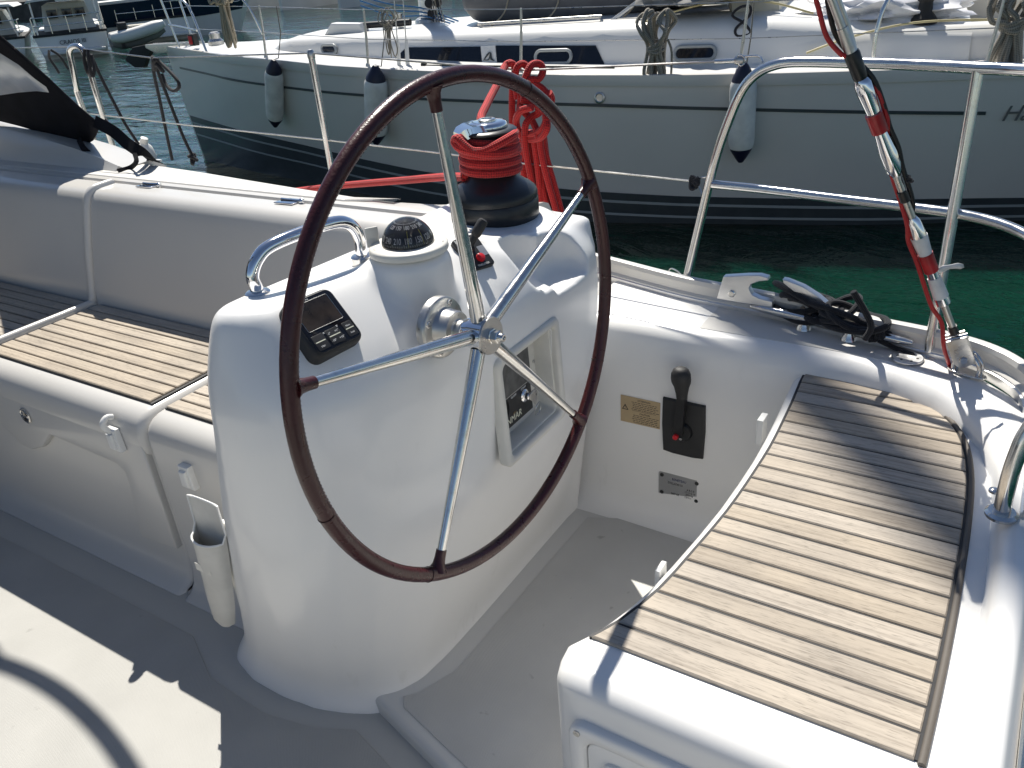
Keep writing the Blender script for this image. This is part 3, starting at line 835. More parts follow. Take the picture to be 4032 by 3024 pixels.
# wheel shaft housing on the face
# ================================================================ HELM SEAT AND THE COAMING ROUND IT
path = [(-.26, .795), (-.1, .795), (.1, .793), (.28, .790), (.40, .788), (.50, .783), (.60, .770), (.69, .735), (.76, .68), (.805, .60), (.835, .50), (.850, .38), (.858, .2), (.862, 0), (.864, -.2), (.865, -.45), (.865, -.8)]
dout = [.36, .33, .27, .235, .21, .19, .165, .14, .125, .105, .085, .07, .06, .055, .052, .05, .05]
zt = [.676] * 17
prof = [(-.075, .040), (-.055, .0445), (-.03, .055), (-.012, .078), (-.003, .11), (0, .16), (0, .50), (.002, .575), (.006, .615), (.014, .642), (.028, .660), (.050, .670)]
rows = []
for i, (x, y) in enumerate(path):
    x0, y0 = path[max(i - 1, 0)]; x1, y1 = path[min(i + 1, len(path) - 1)]
    t = Vector((x1 - x0, y1 - y0)).normalized(); nn = Vector((-t.y, t.x))
    k = min(1.0, dout[i] / .11)
    row = [(x + nn.x * d * k, y + nn.y * d * k, z) for d, z in prof]
    D = dout[i]
    for d, z in ((D * .72, .674), (D * .9, .672), (D, .666), (D + .012, .650), (D + .03, .58), (D + .05, .2), (D + .05, -.5)):
        row.append((x + nn.x * d, y + nn.y * d, z))
    rows.append(row)
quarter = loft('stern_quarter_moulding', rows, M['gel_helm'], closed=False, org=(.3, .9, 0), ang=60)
tagp(quarter, 'white deck moulding curving round the helm seat at the stern quarter', 'deck', kind='structure')
# anti-slip patch on the side deck
rows = []
for i in range(2, 8):
    x, y = path[i]; x0, y0 = path[i - 1]; x1, y1 = path[i + 1]
    t = Vector((x1 - x0, y1 - y0)).normalized(); nn = Vector((-t.y, t.x)); D = dout[i]
    e = [0, 0, 0, 0, .2, .7][i - 2]
    a_, b_ = lerp(.062, D * .45, e), lerp(D * .84, D * .55, e)
    hz = lambda d: interp(d, [.0, .050, D * .72, D * .9, D], [.66, .670, .674, .672, .666])
    rows.append([(x + nn.x * d, y + nn.y * d, hz(d) + o_) for d, o_ in ((a_, -.002), (a_, .0014), ((a_ + b_) / 2, .0014), (b_, .0014), (b_, -.002))])
loft('antislip_panel', rows, M['skid_deck'], quarter, closed=False, ang=60)

seat = thing('helm_seat', 'helmsman seat of crosswise weathered teak slats at the stern', 'seat', (.6, .25, .04))
lx_y = [.84, .78, .66, .50, .40, .19, .04, -.09, -.19, -.24, -.30]
SZ = .62
lx_x = [.402, .402, .412, .4215, .424, .418, .403, .386, .358, .335, .30]
rx_y = [.84, .815, .77, .70, .62, .50, .36, .18, 0, -.16, -.30]
rx_x = [.56, .60, .675, .735, .772, .796, .808, .815, .818, .818, .816]
def sxl(y): return sinterp(-y, [-q for q in lx_y], lx_x)
def sxr(y): return sinterp(-y, [-q for q in rx_y], rx_x)
ys = [.80 - k * .05 for k in range(22)]      # .80 .. -.25
# moulding: rim 3 cm outside the boards
left = [(sxl(y) - .030, y) for y in [.83, .78, .7, .6, .5, .4, .3, .2, .1, 0, -.08, -.14, -.19, -.23, -.262]]
near = [(.296, -.290), (.305, -.318), (.325, -.334), (.36, -.340), (.50, -.343), (.70, -.345), (.95, -.345)]
far = [(.95, .83)]
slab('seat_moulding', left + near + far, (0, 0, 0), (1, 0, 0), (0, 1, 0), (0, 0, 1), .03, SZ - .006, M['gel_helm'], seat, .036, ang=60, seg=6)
Q = [(sxl(y) - .006, y) for y in [ys[0] + .006 - k * .0525 for k in range(21)]]
Rr = [(sxr(y) + .008, y) for y in [ys[0] + .006 - k * .0525 for k in range(21)]]
slab('caulking_bed', Q + Rr[::-1], (0, 0, 0), (1, 0, 0), (0, 1, 0), (0, 0, 1), SZ - .02, SZ - .0030, M['caulk'], seat)
for k in range(21):
    y1 = ys[k]; y0 = y1 - .0448
    v, f = plank_vf(sxl, sxr, y0, y1, SZ - .012, SZ + random.uniform(-.0005, .0005), 3)
    mk('plank', v, f, M['teak'], seat, ang=30)
# rubber bead along the aft edge of the boards
tube('rubber_bead', [(sxr(y) + .010, y, SZ - .003) for y in [.83 - k * .045 for k in range(25)]], .0055, plain('grey_brown_sealant', (.12, .105, .09), .7), seat, 8)
# locker door let into the seat front
dx0 = Vector((.62, -.345, .34))
ring_slab('locker_frame', .56, .40, .03, .50, .34, .025, dx0, Vector((1, 0, 0)), Vector((0, 0, 1)), Vector((0, -1, 0)), -.01, .010, M['gel_helm'], seat, .005)
slab('locker_door', rrect(.496, .336, .024), dx0, (1, 0, 0), (0, 0, 1), (0, -1, 0), -.01, .005, M['gel_helm'], seat, .004)
slab('door_panel', rrect(.44, .28, .02), dx0, (1, 0, 0), (0, 0, 1), (0, -1, 0), .004, .012, M['gel_helm'], seat, .004)
lathe('screw', [(.006, 0), (.006, .002), (.004, .003), (0, .002)], (dx0.x - .262, -.355, dx0.z + .182), M['steel_dull'], seat, (0, -1, 0), 14)
# latch tucked under the forward rim
slab('latch', [(-.02, .03), (.02, .03), (.024, -.035), (-.024, -.035)], (0.3582, 0.62, 0.5464), (0, 1, 0), (0, 0, 1), (-1, 0, 0), 0, .016, M['white_plastic'], seat, .004)
slab('latch', [(-.016, .02), (.016, .02), (.018, -.025), (-.018, -.025)], (sxl(-.02) - .034, -.02, .585), (0, 1, 0), (0, 0, 1), (-1, 0, 0), 0, .010, M['white_plastic'], seat, .003)

# ================================================================ SIDE DECK, TOE RAIL, DECK FITTINGS
dk = [(-4.2, .9), (-.25, .85), (.1, .90), (.1, 1.03), (-.1, 1.08), (-.35, 1.14), (-1.0, 1.24), (-2.0, 1.34), (-4.2, 1.42)]
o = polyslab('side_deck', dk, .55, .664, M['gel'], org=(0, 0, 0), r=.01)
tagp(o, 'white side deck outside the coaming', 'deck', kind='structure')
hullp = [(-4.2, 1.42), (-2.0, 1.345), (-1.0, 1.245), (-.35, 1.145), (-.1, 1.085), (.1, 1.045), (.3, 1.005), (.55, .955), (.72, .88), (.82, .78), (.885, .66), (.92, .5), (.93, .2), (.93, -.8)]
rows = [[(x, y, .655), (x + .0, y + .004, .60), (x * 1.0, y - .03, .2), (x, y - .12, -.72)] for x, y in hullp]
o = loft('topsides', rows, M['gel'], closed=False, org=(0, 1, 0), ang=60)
tagp(o, 'white topsides of the yacht below its toe rail', 'hull', kind='structure')
rail = thing('toe_rail', 'grey anodised aluminium toe rail along the deck edge', 'toe rail', (.2, 1.0, .67))
tp = [(-0.3384, 1.1143), (-0.2823, 1.1), (-0.0065, 1.0257), (0.249, 0.9886), (0.4914, 0.9268), (0.6572, 0.8981), (0.7603, 0.8673), (0.831, 0.811), (0.8741, 0.7272)]
tp = [(-4.2, 1.40), (-2.0, 1.335), (-1.0, 1.235), (-.55, 1.165)] + [tuple(p) for p in tp] + [(.895, .52), (.90, .3)]
TPC = catmull([(p[0], p[1], 0) for p in tp], 6)
def sweep_prof(name, line, pr_, mat, parent):
    rows = []
    for i, p in enumerate(line):
        t = (line[min(i + 1, len(line) - 1)] - line[max(i - 1, 0)]).normalized(); nn = Vector((-t.y, t.x, 0))
        rows.append([Vector((p.x, p.y, 0)) + nn * d + Vector((0, 0, z)) for d, z in pr_])
    return loft(name, rows, mat, parent, closed=True, ang=40)
sweep_prof('rail_extrusion', TPC, [(-.004, .66), (-.004, .690), (.000, .694), (.004, .697), (.004, .718), (.001, .724), (.004, .736), (.012, .740), (.022, .738), (.026, .730), (.026, .66)], M['gel'], rail)
sweep_prof('rail_strip', TPC, [(-.0075, .664), (-.0075, .684), (-.003, .687), (-.003, .664)], M['alu'], rail)
# ================================================================ STEERING WHEEL
WC = Vector((0, 0, 1.0))
a1, a2 = math.radians(-3.14), math.radians(2.4)
WN = Vector((math.cos(a2) * math.cos(a1), math.cos(a2) * math.sin(a1), math.sin(a2)))
W1 = Vector((-math.sin(a1), math.cos(a1), 0)); W2 = WN.cross(W1)
def wp(r, a, d=0.0): return WC + W1 * (r * math.cos(a)) + W2 * (r * math.sin(a)) + WN * d
wheel = thing('steering_wheel', 'large burgundy leather steering wheel with five steel spokes', 'steering wheel', (0, 0, .5))
rim = tube('rim', [wp(.45, 2 * math.pi * k / 120) for k in range(120)], .0138, M['leather'], wheel, 16, closed=True)
st = []
NS = 760
for k in range(NS):
    t = 2 * math.pi * k / NS
    st.append(wp(.45 - .0134 - .0001, t, (.0016 if k % 2 else -.0016) + .004))
tube('stitching', st, .00055, M['thread'], rim, 4, closed=True, ang=None)
for k in range(4):     # joints in the leather cover
    t = math.radians([62, 196, 330, 236][k])
    tube('leather_joint', [wp(.45 + .0142 * math.cos(q), t, .0142 * math.sin(q)) for q in [2 * math.pi * j / 20 for j in range(20)]], .0008, M['thread'], rim, 5, closed=True)
for k in range(5):
    t = math.radians(95.4 - 72 * k)
    sp = tube('spoke', [wp(.030, t, -.006), wp(.05, t, -.005), wp(.15, t, -.003), wp(.30, t, -.001), wp(.432, t, 0)], [.0142, .0142, .0126, .0098, .0076], M['steel'], wheel, 16)
    tube('spoke_sleeve', [wp(.405, t), wp(.42, t), wp(.432, t), wp(.445, t)], [.0100, .0103, .0118, .0190], M['leather'], sp, 14)
hub = lathe('hub', [(.0, -.040), (.026, -.040), (.028, -.034), (.028, -.022), (.031, -.020), (.031, .012), (.028, .014), (0, .014)], WC, M['chrome'], wheel, WN, 36)
lathe('hub_washer', [(.0, .0145), (.0345, .0145), (.0355, .0160), (.0345, .0185), (0, .0185)], WC, M['steel_dull'], wheel, WN, 40)
nut = lathe('hub_nut', [(.0145, .0186), (.0145, .0215), (.0125, .0225), (.0125, .0345), (.0105, .0365), (0, .0365)], WC, M['steel'], wheel, WN, 6)
lathe('shaft_end', [(.0078, .036), (.0078, .0445), (.0065, .0465), (.004, .0465), (.004, .0425), (0, .0425)], WC, M['steel'], nut, WN, 20)
fl = lathe('shaft_flange', [(.060, -.112), (.060, -.098), (.0585, -.0945), (.056, -.093), (.047, -.0925), (.0405, -.091), (.0385, -.088), (.036, -.064), (.034, -.061), (.022, -.060), (.020, -.058), (.020, -.036), (0, -.036)], WC, M['steel_dull'], ped, WN, 48)
for k in range(4):
    q = wp(.0485, math.radians(62 + 90 * k), -.0928)
    lathe('flange_bolt', [(.0068, 0), (.0068, .0012), (.0058, .002), (.0036, .002), (.0034, -.002), (0, -.002)], q, M['steel'], fl, WN, 18)

# ================================================================ COMPASS
cc = Vector((-.222, .085, 1.108))
comp = thing('steering_compass', 'black domed steering compass with white numerals on the console top', 'compass', cc)
lathe('base_ring', [(.0, 0), (.074, 0), (.0785, .002), (.0795, .006), (.0785, .0135), (.076, .016), (.058, .0185), (.054, .0180), (0, .0175)], cc, M['cream_plastic'], comp, n=56)
dc = cc + Vector((0, 0, .0155))
card = lathe('compass_card', [(.0, 0), (.0472, .0)] + [(.0472 * math.cos(t), .0472 * math.sin(t)) for t in [math.radians(q) for q in (6, 14, 22, 30, 38, 46, 54, 62, 70, 78, 84)]] + [(0, .0472)], dc, M['blackmat'], comp, n=56)
lathe('clear_dome', [(.0525 * math.cos(t), .0525 * math.sin(t)) for t in [math.radians(q) for q in (0, 8, 16, 24, 32, 40, 48, 56, 64, 72, 80, 86)]] + [(0, .0525)] + [(.0512 * math.cos(t), .0512 * math.sin(t)) for t in [math.radians(q) for q in (86, 80, 72, 64, 56, 48, 40, 32, 24, 16, 8, 0)]], dc, M['dome'], comp, n=56, ang=60)
ca = math.atan2(-1.21, 1.04)
def on_dome(az, el, r=.0474):
    n_ = Vector((math.cos(el) * math.cos(az), math.cos(el) * math.sin(az), math.sin(el)))
    x_ = Vector((-math.sin(az), math.cos(az), 0)); y_ = n_.cross(x_)
    return dc + n_ * r, x_, y_, n_
for k, s_ in enumerate(['270', '240', '210', '180', '150', '120', '90']):
    p, x_, y_, n_ = on_dome(ca + math.radians((k - 3) * 27), math.radians(21))
    text('numeral', s_, .0165, p, x_, y_, M['white_print'], card, wide=.62, depth=.0002)
for k, s_ in enumerate(['120', '150', '180', '210', '240']):
    p, x_, y_, n_ = on_dome(ca + math.radians((k - 2) * 30), math.radians(53))
    text('numeral', s_, .0125, p, x_, y_, M['white_print'], card, wide=.62, depth=.0002)
tk = MB()
for k in range(72):
    az = math.radians(k * 5); el = math.radians(9 if k % 6 else 10.5)
    p, x_, y_, n_ = on_dome(az, el); tk.add(box_vf(p, (.0005, .0032 if k % 6 else .0060, .0003), x_, y_, n_))
    p, x_, y_, n_ = on_dome(az, math.radians(65)); tk.add(box_vf(p, (.00045, .0022 if k % 6 else .0050, .0003), x_, y_, n_))
tk.build('scale_ticks', M['white_print'], card)
for da in (0, 38):
    pts = [on_dome(ca + math.radians(da), math.radians(e), .0480)[0] for e in (8, 20, 32, 44)]
    tube('lubber_line', pts, .0006, M['yellow_line'], card, 5)
for da in (75, 180, 285):
    q = cc + Vector((.067 * math.cos(ca + math.radians(da)), .067 * math.sin(ca + math.radians(da)), .0168))
    lathe('screw', [(.0042, 0), (.0042, .0012), (.002, .0016), (0, .0012)], q, M['steel_dull'], comp, n=12)
# small white hood standing behind the compass
hq = cc + Vector((-.072, -.022, .006))
box('sun_hood', hq + Vector((0, 0, .022)), (.004, .026, .040), M['cream_plastic'], comp, X=(.8, -.6, 0), Y=(.6, .8, 0), bev=.0015)

# ================================================================ AUTOPILOT DISPLAY
DC = Vector((-.229, -.178, 1.052)); DX = Vector((.096, .995, -.019)).normalized(); DY = Vector((-.695, .081, .715)); DN = DX.cross(DY).normalized(); DY = DN.cross(DX)
disp = thing('autopilot_display', 'black square autopilot control unit with dark screen set in the console', 'display', DC)
def dp(a, b_, d=0.0): return DC + DX * a + DY * b_ + DN * d
slab('case', rrect(.112, .118, .018), dp(0, 0), DX, DY, DN, -.02, .021, M['blackmat'], disp, .010, ang=60)
slab('front_glass', rrect(.100, .106, .012), dp(0, 0), DX, DY, DN, .0195, .0216, M['blackgloss'], disp, .001)
scr = slab('screen', rrect(.078, .052, .002), dp(-.002, .018), DX, DY, DN, .0214, .0222, M['screen'], disp)
tube('screen_bezel', [dp(-.002 + p[0], .018 + p[1], .0222) for p in rrect(.080, .054, .003)], .0004, M['plate'], scr, 4, closed=True)
for (bx_, wdt) in ((-.033, .026), (.0, .030), (.035, .022)):
    bt = slab('button', rrect(wdt, .030, .002), dp(bx_, -.033), DX, DY, DN, .0214, .0224, M['black'], disp, .0006)
    box('button_bar', dp(bx_, -.032, .0226), (wdt * .82, .0018, .0006), M['cream_print'], bt, DX, DY, DN)
for s_, q, h in (('-1\u00b0', (-.009, -.026), .0060), ('+1\u00b0', (.008, -.026), .0060), ('-10\u00b0', (-.008, -.041), .0060), ('+10\u00b0', (.010, -.041), .0060), ('Menu', (.035, -.026), .0045), ('Auto', (.035, -.041), .0045), ('STBY', (-.034, -.042), .0042)):
    text('key_lettering', s_, h, dp(*q, .0225), DX, DY, M['white_print'], disp, depth=.0001)
text('maker_lettering', 'Raymarine', .0052, dp(-.012, .049, .0218), DX, DY, M['white_print'], disp, depth=.0001)
for s_, q in (('^', (-.018, -.022)), ('v', (.014, -.018))):
    text('arrow_mark', s_, .008, dp(*q, .0225), DX, DY, M['white_print'], disp, depth=.0001, wide=1.3)

# ================================================================ THRUSTER CONTROL
TC = Vector((-.205, .272, 1.042))
th = thing('thruster_control', 'small black bow thruster joystick panel with red button beside the compass', 'control panel', TC)
def tq(a, b_, d=0.0): return TC + tx * a + ty * b_ + tn * d
slab('panel', rrect(.066, .086, .008), tq(0, 0), tx, ty, tn, -.012, .007, M['black'], th, .003)
lathe('collar', [(.015, .006), (.015, .012), (.010, .018), (0, .018)], tq(-.008, .012), M['blackmat'], th, tn, 24)
ja = (tn * .70 + ty * .35 + tx * .55).normalized()
lathe('joystick', [(.0085, .0), (.0085, .022), (.0078, .026), (.0105, .030), (.0115, .036), (.0115, .060), (.0095, .066), (.005, .068), (0, .068)], tq(-.008, .012, .012), M['blackmat'], th, ja, 20)
lathe('red_button', [(.0105, .006), (.0105, .008), (.0092, .0082), (.0092, .0125), (.0075, .0135), (0, .0138)], tq(.006, -.019), M['red_plastic'], th, tn, 24)
text('lettering', 'THRUSTER', .0066, tq(.004, -.036, .0072), tx, ty, M['white_print'], th, depth=.0001)
slab('notice', rrect(.018, .026, .001), tq(.022, -.004), tx, ty, tn, .0068, .0074, M['plate'], th)
text('lettering', 'M', .012, tq(-.024, .034, .0072), tx, ty, M['white_print'], th, depth=.0001)

# ================================================================ CONSOLE HANDRAIL
hr = thing('console_handrail', 'short polished steel grab rail on top of the helm console', 'handrail', (-.35, -.06, 1.09))
hp = [(-.377, -.177, 1.07), (-.377, -.177, 1.105), (-.378, -.179, 1.130), (-.374, -.162, 1.157), (-.367, -.128, 1.173), (-.347, -.036, 1.179), (-.336, .020, 1.176), (-.330, .048, 1.160), (-.327, .060, 1.132), (-.327, .060, 1.105), (-.327, .060, 1.07)]
tube('rail', hp, .0125, M['chrome'], hr, 18, smooth=5)
for q in ((-.377, -.177, 1.094), (-.327, .060, 1.090)):
    lathe('foot_flange', [(.024, -.012), (.024, .003), (.021, .006), (.014, .008), (.0, .008)], q, M['steel'], hr, n=28)

# ================================================================ WINCH
wc = Vector((-.36, .60, 1.016))
winch = thing('sheet_winch', 'large black and chrome self tailing winch wound with red rope', 'winch', wc)
lathe('base_skirt', [(.0, 0), (.112, 0), (.1135, .003), (.1135, .046), (.111, .049), (0, .049)], wc, M['winch_black'], winch, n=64)
lathe('drum_skirt', [(.0, .0495), (.1125, .0495), (.1128, .060), (.109, .070), (.098, .080), (.085, .088), (.074, .096), (.065, .105), (.061, .112), (0, .112)], wc, M['winch_black'], winch, n=64)
lathe('drum', [(.0, .11), (.0585, .11), (.0575, .14), (.058, .185), (.060, .190), (0, .19)], wc, M['winch_black'], winch, n=56)
lathe('lower_jaw', [(.056, .188), (.069, .190), (.0705, .193), (.066, .197), (.055, .199), (0, .199)], wc, M['winch_black'], winch, n=56)
lathe('upper_jaw', [(.055, .206), (.066, .209), (.0715, .213), (.0715, .217), (.066, .221), (.052, .222), (0, .222)], wc, M['winch_black'], winch, n=56)
lathe('jaw_core', [(.050, .197), (.050, .208), (0, .208)], wc, M['black'], winch, n=40)
WD = Vector((-.55, -.83, 0)).normalized()          # where the feeder arm points
cap = lathe('top_cap', [(.0, .220), (.048, .2205), (.050, .224), (.049, .2315), (.045, .2365), (.036, .2385), (.022, .2385), (0, .2385)], wc, M['chrome'], winch, n=48)
lathe('handle_socket', [(.022, .238), (.022, .2425), (.019, .2445), (.0135, .2445), (.0125, .238), (0, .238)], wc, M['steel'], cap, n=32)
P_ = Vector((-WD.y, WD.x, 0))
arm = []
for d, wd, z0, z1 in ((.02, .046, .221, .2375), (.05, .040, .218, .236), (.072, .030, .205, .231), (.082, .022, .192, .222), (.086, .016, .184, .208)):
    c_ = wc + WD * d
    arm.append([c_ - P_ * wd + Vector((0, 0, z0)), c_ - P_ * wd * .9 + Vector((0, 0, z1)), c_ + P_ * wd * .9 + Vector((0, 0, z1)), c_ + P_ * wd + Vector((0, 0, z0))])
loft('feeder_arm', arm, M['chrome'], cap, ang=30)

# ================================================================ RED SHEET
red = thing('red_rope', 'thick red braided rope wound on the winch and coiled over the lifeline', 'rope', wc)
RR = .0112
def wrp(a, z, r=.0690): return wc + Vector((r * math.cos(a), r * math.sin(a), z))
lead_a = math.radians(250)
turns = []
n_t = 2.9
for k in range(int(n_t * 28) + 1):
    t = k / 28
    turns.append(wrp(lead_a - 2 * math.pi * t, .1080 + .0212 * t))
lead0 = turns[0]
rise = []
aL = lead_a - 2 * math.pi * n_t
for k in range(1, 29):                        # climbing cross-over into the jaws
    t = k / 28
    rise.append(wrp(aL - 2 * math.pi * 1.15 * t, .1080 + .0212 * n_t + (.2015 - .1080 - .0212 * n_t) * (t ** 1.3), .0690 - .006 * t))
aE = aL - 2 * math.pi * 1.15
loop = [wrp(aE - .3, .2025, .062), wrp(aE - .7, .2025, .058)]
lead = [(-1.5314, 1.02, 0.8871), (-1.192, 0.93, 0.9543), (-0.8049, 0.8, 1.0298), (-0.5869, 0.7, 1.0783)]
tube('winch_turns', catmull([Vector(p) for p in lead] + turns[2:] + rise + loop, 2), RR, M['redrope'], red, 10)
# bight slung over the feeder arm
cam_az = math.atan2(-1.72, 1.18)
bight = [wrp(cam_az + 1.5, .176, .069), wrp(cam_az + .9, .172, .071), wrp(cam_az + .4, .172, .076), wrp(cam_az - .1, .177, .083), wrp(cam_az - .5, .184, .087), wrp(cam_az - .9, .192, .091), wrp(cam_az - 1.1, .204, .092), wrp(cam_az - .95, .213, .091), wrp(cam_az - .75, .200, .089), wrp(cam_az - .5, .186, .086), wrp(cam_az - .2, .184, .083), wrp(cam_az + .2, .194, .079), wrp(cam_az + .6, .203, .076), wrp(cam_az + 1.0, .207, .072), wrp(cam_az + 1.5, .206, .066)]
tube('crossed_bight', bight, RR, M['redrope'], red, 10, smooth=6)
# tail rising to the lifeline
LY = 1.2
tail = [wrp(cam_az + 2.4, .205, .066), (-0.4593, 0.72, 1.2273), (-0.5321, 0.86, 1.2442), (-0.6032, 1.03, 1.2718), (-0.6621, 1.16, 1.2943), (-0.6629, 1.19, 1.3049), (-0.662, 1.215, 1.2987), (-0.6536, 1.21, 1.2815), (-0.6544, 1.19, 1.232), (-0.6595, 1.185, 1.1623), (-0.6691, 1.19, 1.0739), (-0.6762, 1.2, 0.9658), (-0.6801, 1.21, 0.8691)]
tube('tail', tail, RR, M['redrope'], red, 10, smooth=6)
lp2 = [(-0.6323, 1.18, 1.1991), (-0.639, 1.185, 1.2537), (-0.6337, 1.19, 1.2899), (-0.6233, 1.205, 1.3012), (-0.6147, 1.22, 1.2895), (-0.6119, 1.215, 1.267), (-0.6155, 1.2, 1.2376), (-0.584, 1.19, 1.1981)]
lp3 = [(-0.6254, 1.175, 1.1649), (-0.606, 1.17, 1.2357), (-0.5889, 1.175, 1.2758), (-0.5829, 1.19, 1.2965), (-0.5744, 1.21, 1.3016), (-0.5609, 1.22, 1.2934), (-0.5533, 1.21, 1.2733), (-0.5594, 1.19, 1.2573), (-0.5736, 1.175, 1.2596), (-0.5924, 1.165, 1.2421), (-0.6031, 1.165, 1.1952)]
for q in (lp2, lp3): tube('lifeline_loop', q, RR, M['redrope'], red, 10, smooth=6)
# gathered knot
kn = [[(1125, 215), (1150, 222), (1172, 236), (1180, 256), (1170, 280), (1145, 290), (1122, 282), (1115, 262), (1124, 240), (1150, 232)],
      [(1118, 205), (1140, 200), (1165, 212), (1182, 232), (1186, 252), (1176, 270)],
      [(1120, 232), (1136, 246), (1150, 262), (1160, 284), (1163, 300)],
      [(1178, 228), (1164, 244), (1150, 252), (1136, 268), (1134, 292)],
      [(1116, 276), (1130, 296), (1152, 301), (1172, 294), (1182, 274), (1178, 252)]]
KN = [[(-0.5985, 1.145, 1.2057), (-0.568, 1.1623, 1.1935), (-0.5281, 1.1543, 1.1764), (-0.5041, 1.1326, 1.1536), (-0.5208, 1.1291, 1.1206), (-0.5758, 1.1489, 1.1006), (-0.6231, 1.163, 1.1075), (-0.6249, 1.1507, 1.1384), (-0.5938, 1.1301, 1.174), (-0.5502, 1.1313, 1.1857)], [(-0.6216, 1.165, 1.2157), (-0.5945, 1.1823, 1.22), (-0.5491, 1.1743, 1.2055), (-0.5103, 1.1526, 1.1826), (-0.5036, 1.1491, 1.156), (-0.5334, 1.1689, 1.1262)], [(-0.6121, 1.15, 1.181), (-0.5974, 1.1673, 1.1585), (-0.5705, 1.1593, 1.1383), (-0.543, 1.1376, 1.1125), (-0.5375, 1.1341, 1.0909)], [(-0.5149, 1.15, 1.1884), (-0.5499, 1.1673, 1.1625), (-0.5694, 1.1593, 1.1523), (-0.5816, 1.1376, 1.1338), (-0.5856, 1.1341, 1.1005)], [(-0.6182, 1.14, 1.1209), (-0.6075, 1.1573, 1.089), (-0.5654, 1.1493, 1.0852), (-0.5181, 1.1276, 1.1015), (-0.4976, 1.1241, 1.1307), (-0.5136, 1.1439, 1.1567)], [(-0.5167, 1.18, 1.2213), (-0.5183, 1.1973, 1.1978), (-0.5247, 1.1893, 1.1812), (-0.5356, 1.1676, 1.1794), (-0.5543, 1.1641, 1.1685)], [(-0.5711, 1.175, 1.2488), (-0.5493, 1.1923, 1.2325), (-0.5232, 1.1843, 1.2096), (-0.5189, 1.1626, 1.1888)]]
for q in KN: tube('coil_knot', q, RR, M['redrope'], red, 10, smooth=6)
ST = [[(-0.6219, 1.1718, 1.1057), (-0.6236, 1.1777, 1.0625), (-0.6268, 1.1825, 1.0186), (-0.6319, 1.1858, 0.9742), (-0.637, 1.1878, 0.9293), (-0.6394, 1.1886, 0.8841), (-0.6379, 1.189, 0.8386)], [(-0.5937, 1.1454, 1.1121), (-0.5955, 1.1474, 1.0642), (-0.5931, 1.151, 1.0153), (-0.5887, 1.1559, 0.9654), (-0.5849, 1.1618, 0.9141), (-0.5837, 1.1681, 0.8616), (-0.5851, 1.1741, 0.8079)], [(-0.592, 1.1669, 1.1077), (-0.5906, 1.1731, 1.0539), (-0.588, 1.1793, 0.999), (-0.587, 1.1849, 0.943), (-0.5876, 1.1893, 0.886), (-0.5879, 1.1922, 0.8282), (-0.5851, 1.1938, 0.7699)], [(-0.5668, 1.1511, 1.1118), (-0.5654, 1.1571, 1.0574), (-0.564, 1.1622, 1.002), (-0.5638, 1.166, 0.9456), (-0.5634, 1.1683, 0.8885), (-0.5603, 1.1694, 0.8307), (-0.5528, 1.1698, 0.7725)], [(-0.5612, 1.1707, 1.108), (-0.5622, 1.1724, 1.0541), (-0.5612, 1.1731, 0.9995), (-0.5573, 1.1735, 0.9441), (-0.5492, 1.1742, 0.8879), (-0.5378, 1.176, 0.8308), (-0.5255, 1.1791, 0.7723)], [(-0.5438, 1.1523, 1.1123), (-0.5428, 1.1534, 1.058), (-0.536, 1.1557, 1.0026), (-0.5255, 1.1595, 0.9461), (-0.5138, 1.1646, 0.8882), (-0.5035, 1.1706, 0.8289), (-0.4957, 1.1769, 0.768)], [(-0.5446, 1.1694, 1.1088), (-0.5412, 1.1724, 1.0551), (-0.5321, 1.1768, 1.0002), (-0.5209, 1.1824, 0.9442), (-0.5102, 1.1886, 0.887), (-0.5016, 1.1948, 0.8285), (-0.4942, 1.2002, 0.7689)], [(-0.5964, 1.1842, 1.104), (-0.5942, 1.1875, 1.0506), (-0.5869, 1.1923, 0.996), (-0.578, 1.1981, 0.9402), (-0.5703, 1.2044, 0.8832), (-0.5648, 1.2104, 0.8249), (-0.5604, 1.2155, 0.7656)], [(-0.6274, 1.185, 1.1028), (-0.6274, 1.1906, 1.0558), (-0.6259, 1.1968, 1.0079), (-0.6258, 1.203, 0.9589), (-0.6281, 1.2085, 0.909), (-0.6318, 1.2127, 0.8584), (-0.634, 1.2154, 0.8072)], [(-0.5798, 1.1748, 1.1065), (-0.5801, 1.1773, 1.0522), (-0.5758, 1.1813, 0.9967), (-0.5695, 1.1866, 0.9399), (-0.564, 1.1927, 0.8817), (-0.5611, 1.199, 0.822), (-0.5602, 1.2047, 0.7609)], [(-0.5684, 1.1827, 1.1053), (-0.5644, 1.189, 1.0504), (-0.5586, 1.1951, 0.9944), (-0.5538, 1.2004, 0.9374), (-0.5501, 1.2043, 0.8796), (-0.5451, 1.2068, 0.8211), (-0.5365, 1.208, 0.7622)], [(-0.5557, 1.1958, 1.103), (-0.5538, 1.1991, 1.0498), (-0.5505, 1.201, 0.9959), (-0.5454, 1.2019, 0.9414), (-0.5365, 1.2022, 0.8864), (-0.5232, 1.2029, 0.8307), (-0.507, 1.2044, 0.7743)]]
for q in ST: tube('hanging_strand', q, RR, M['redrope'], red, 10, smooth=6)

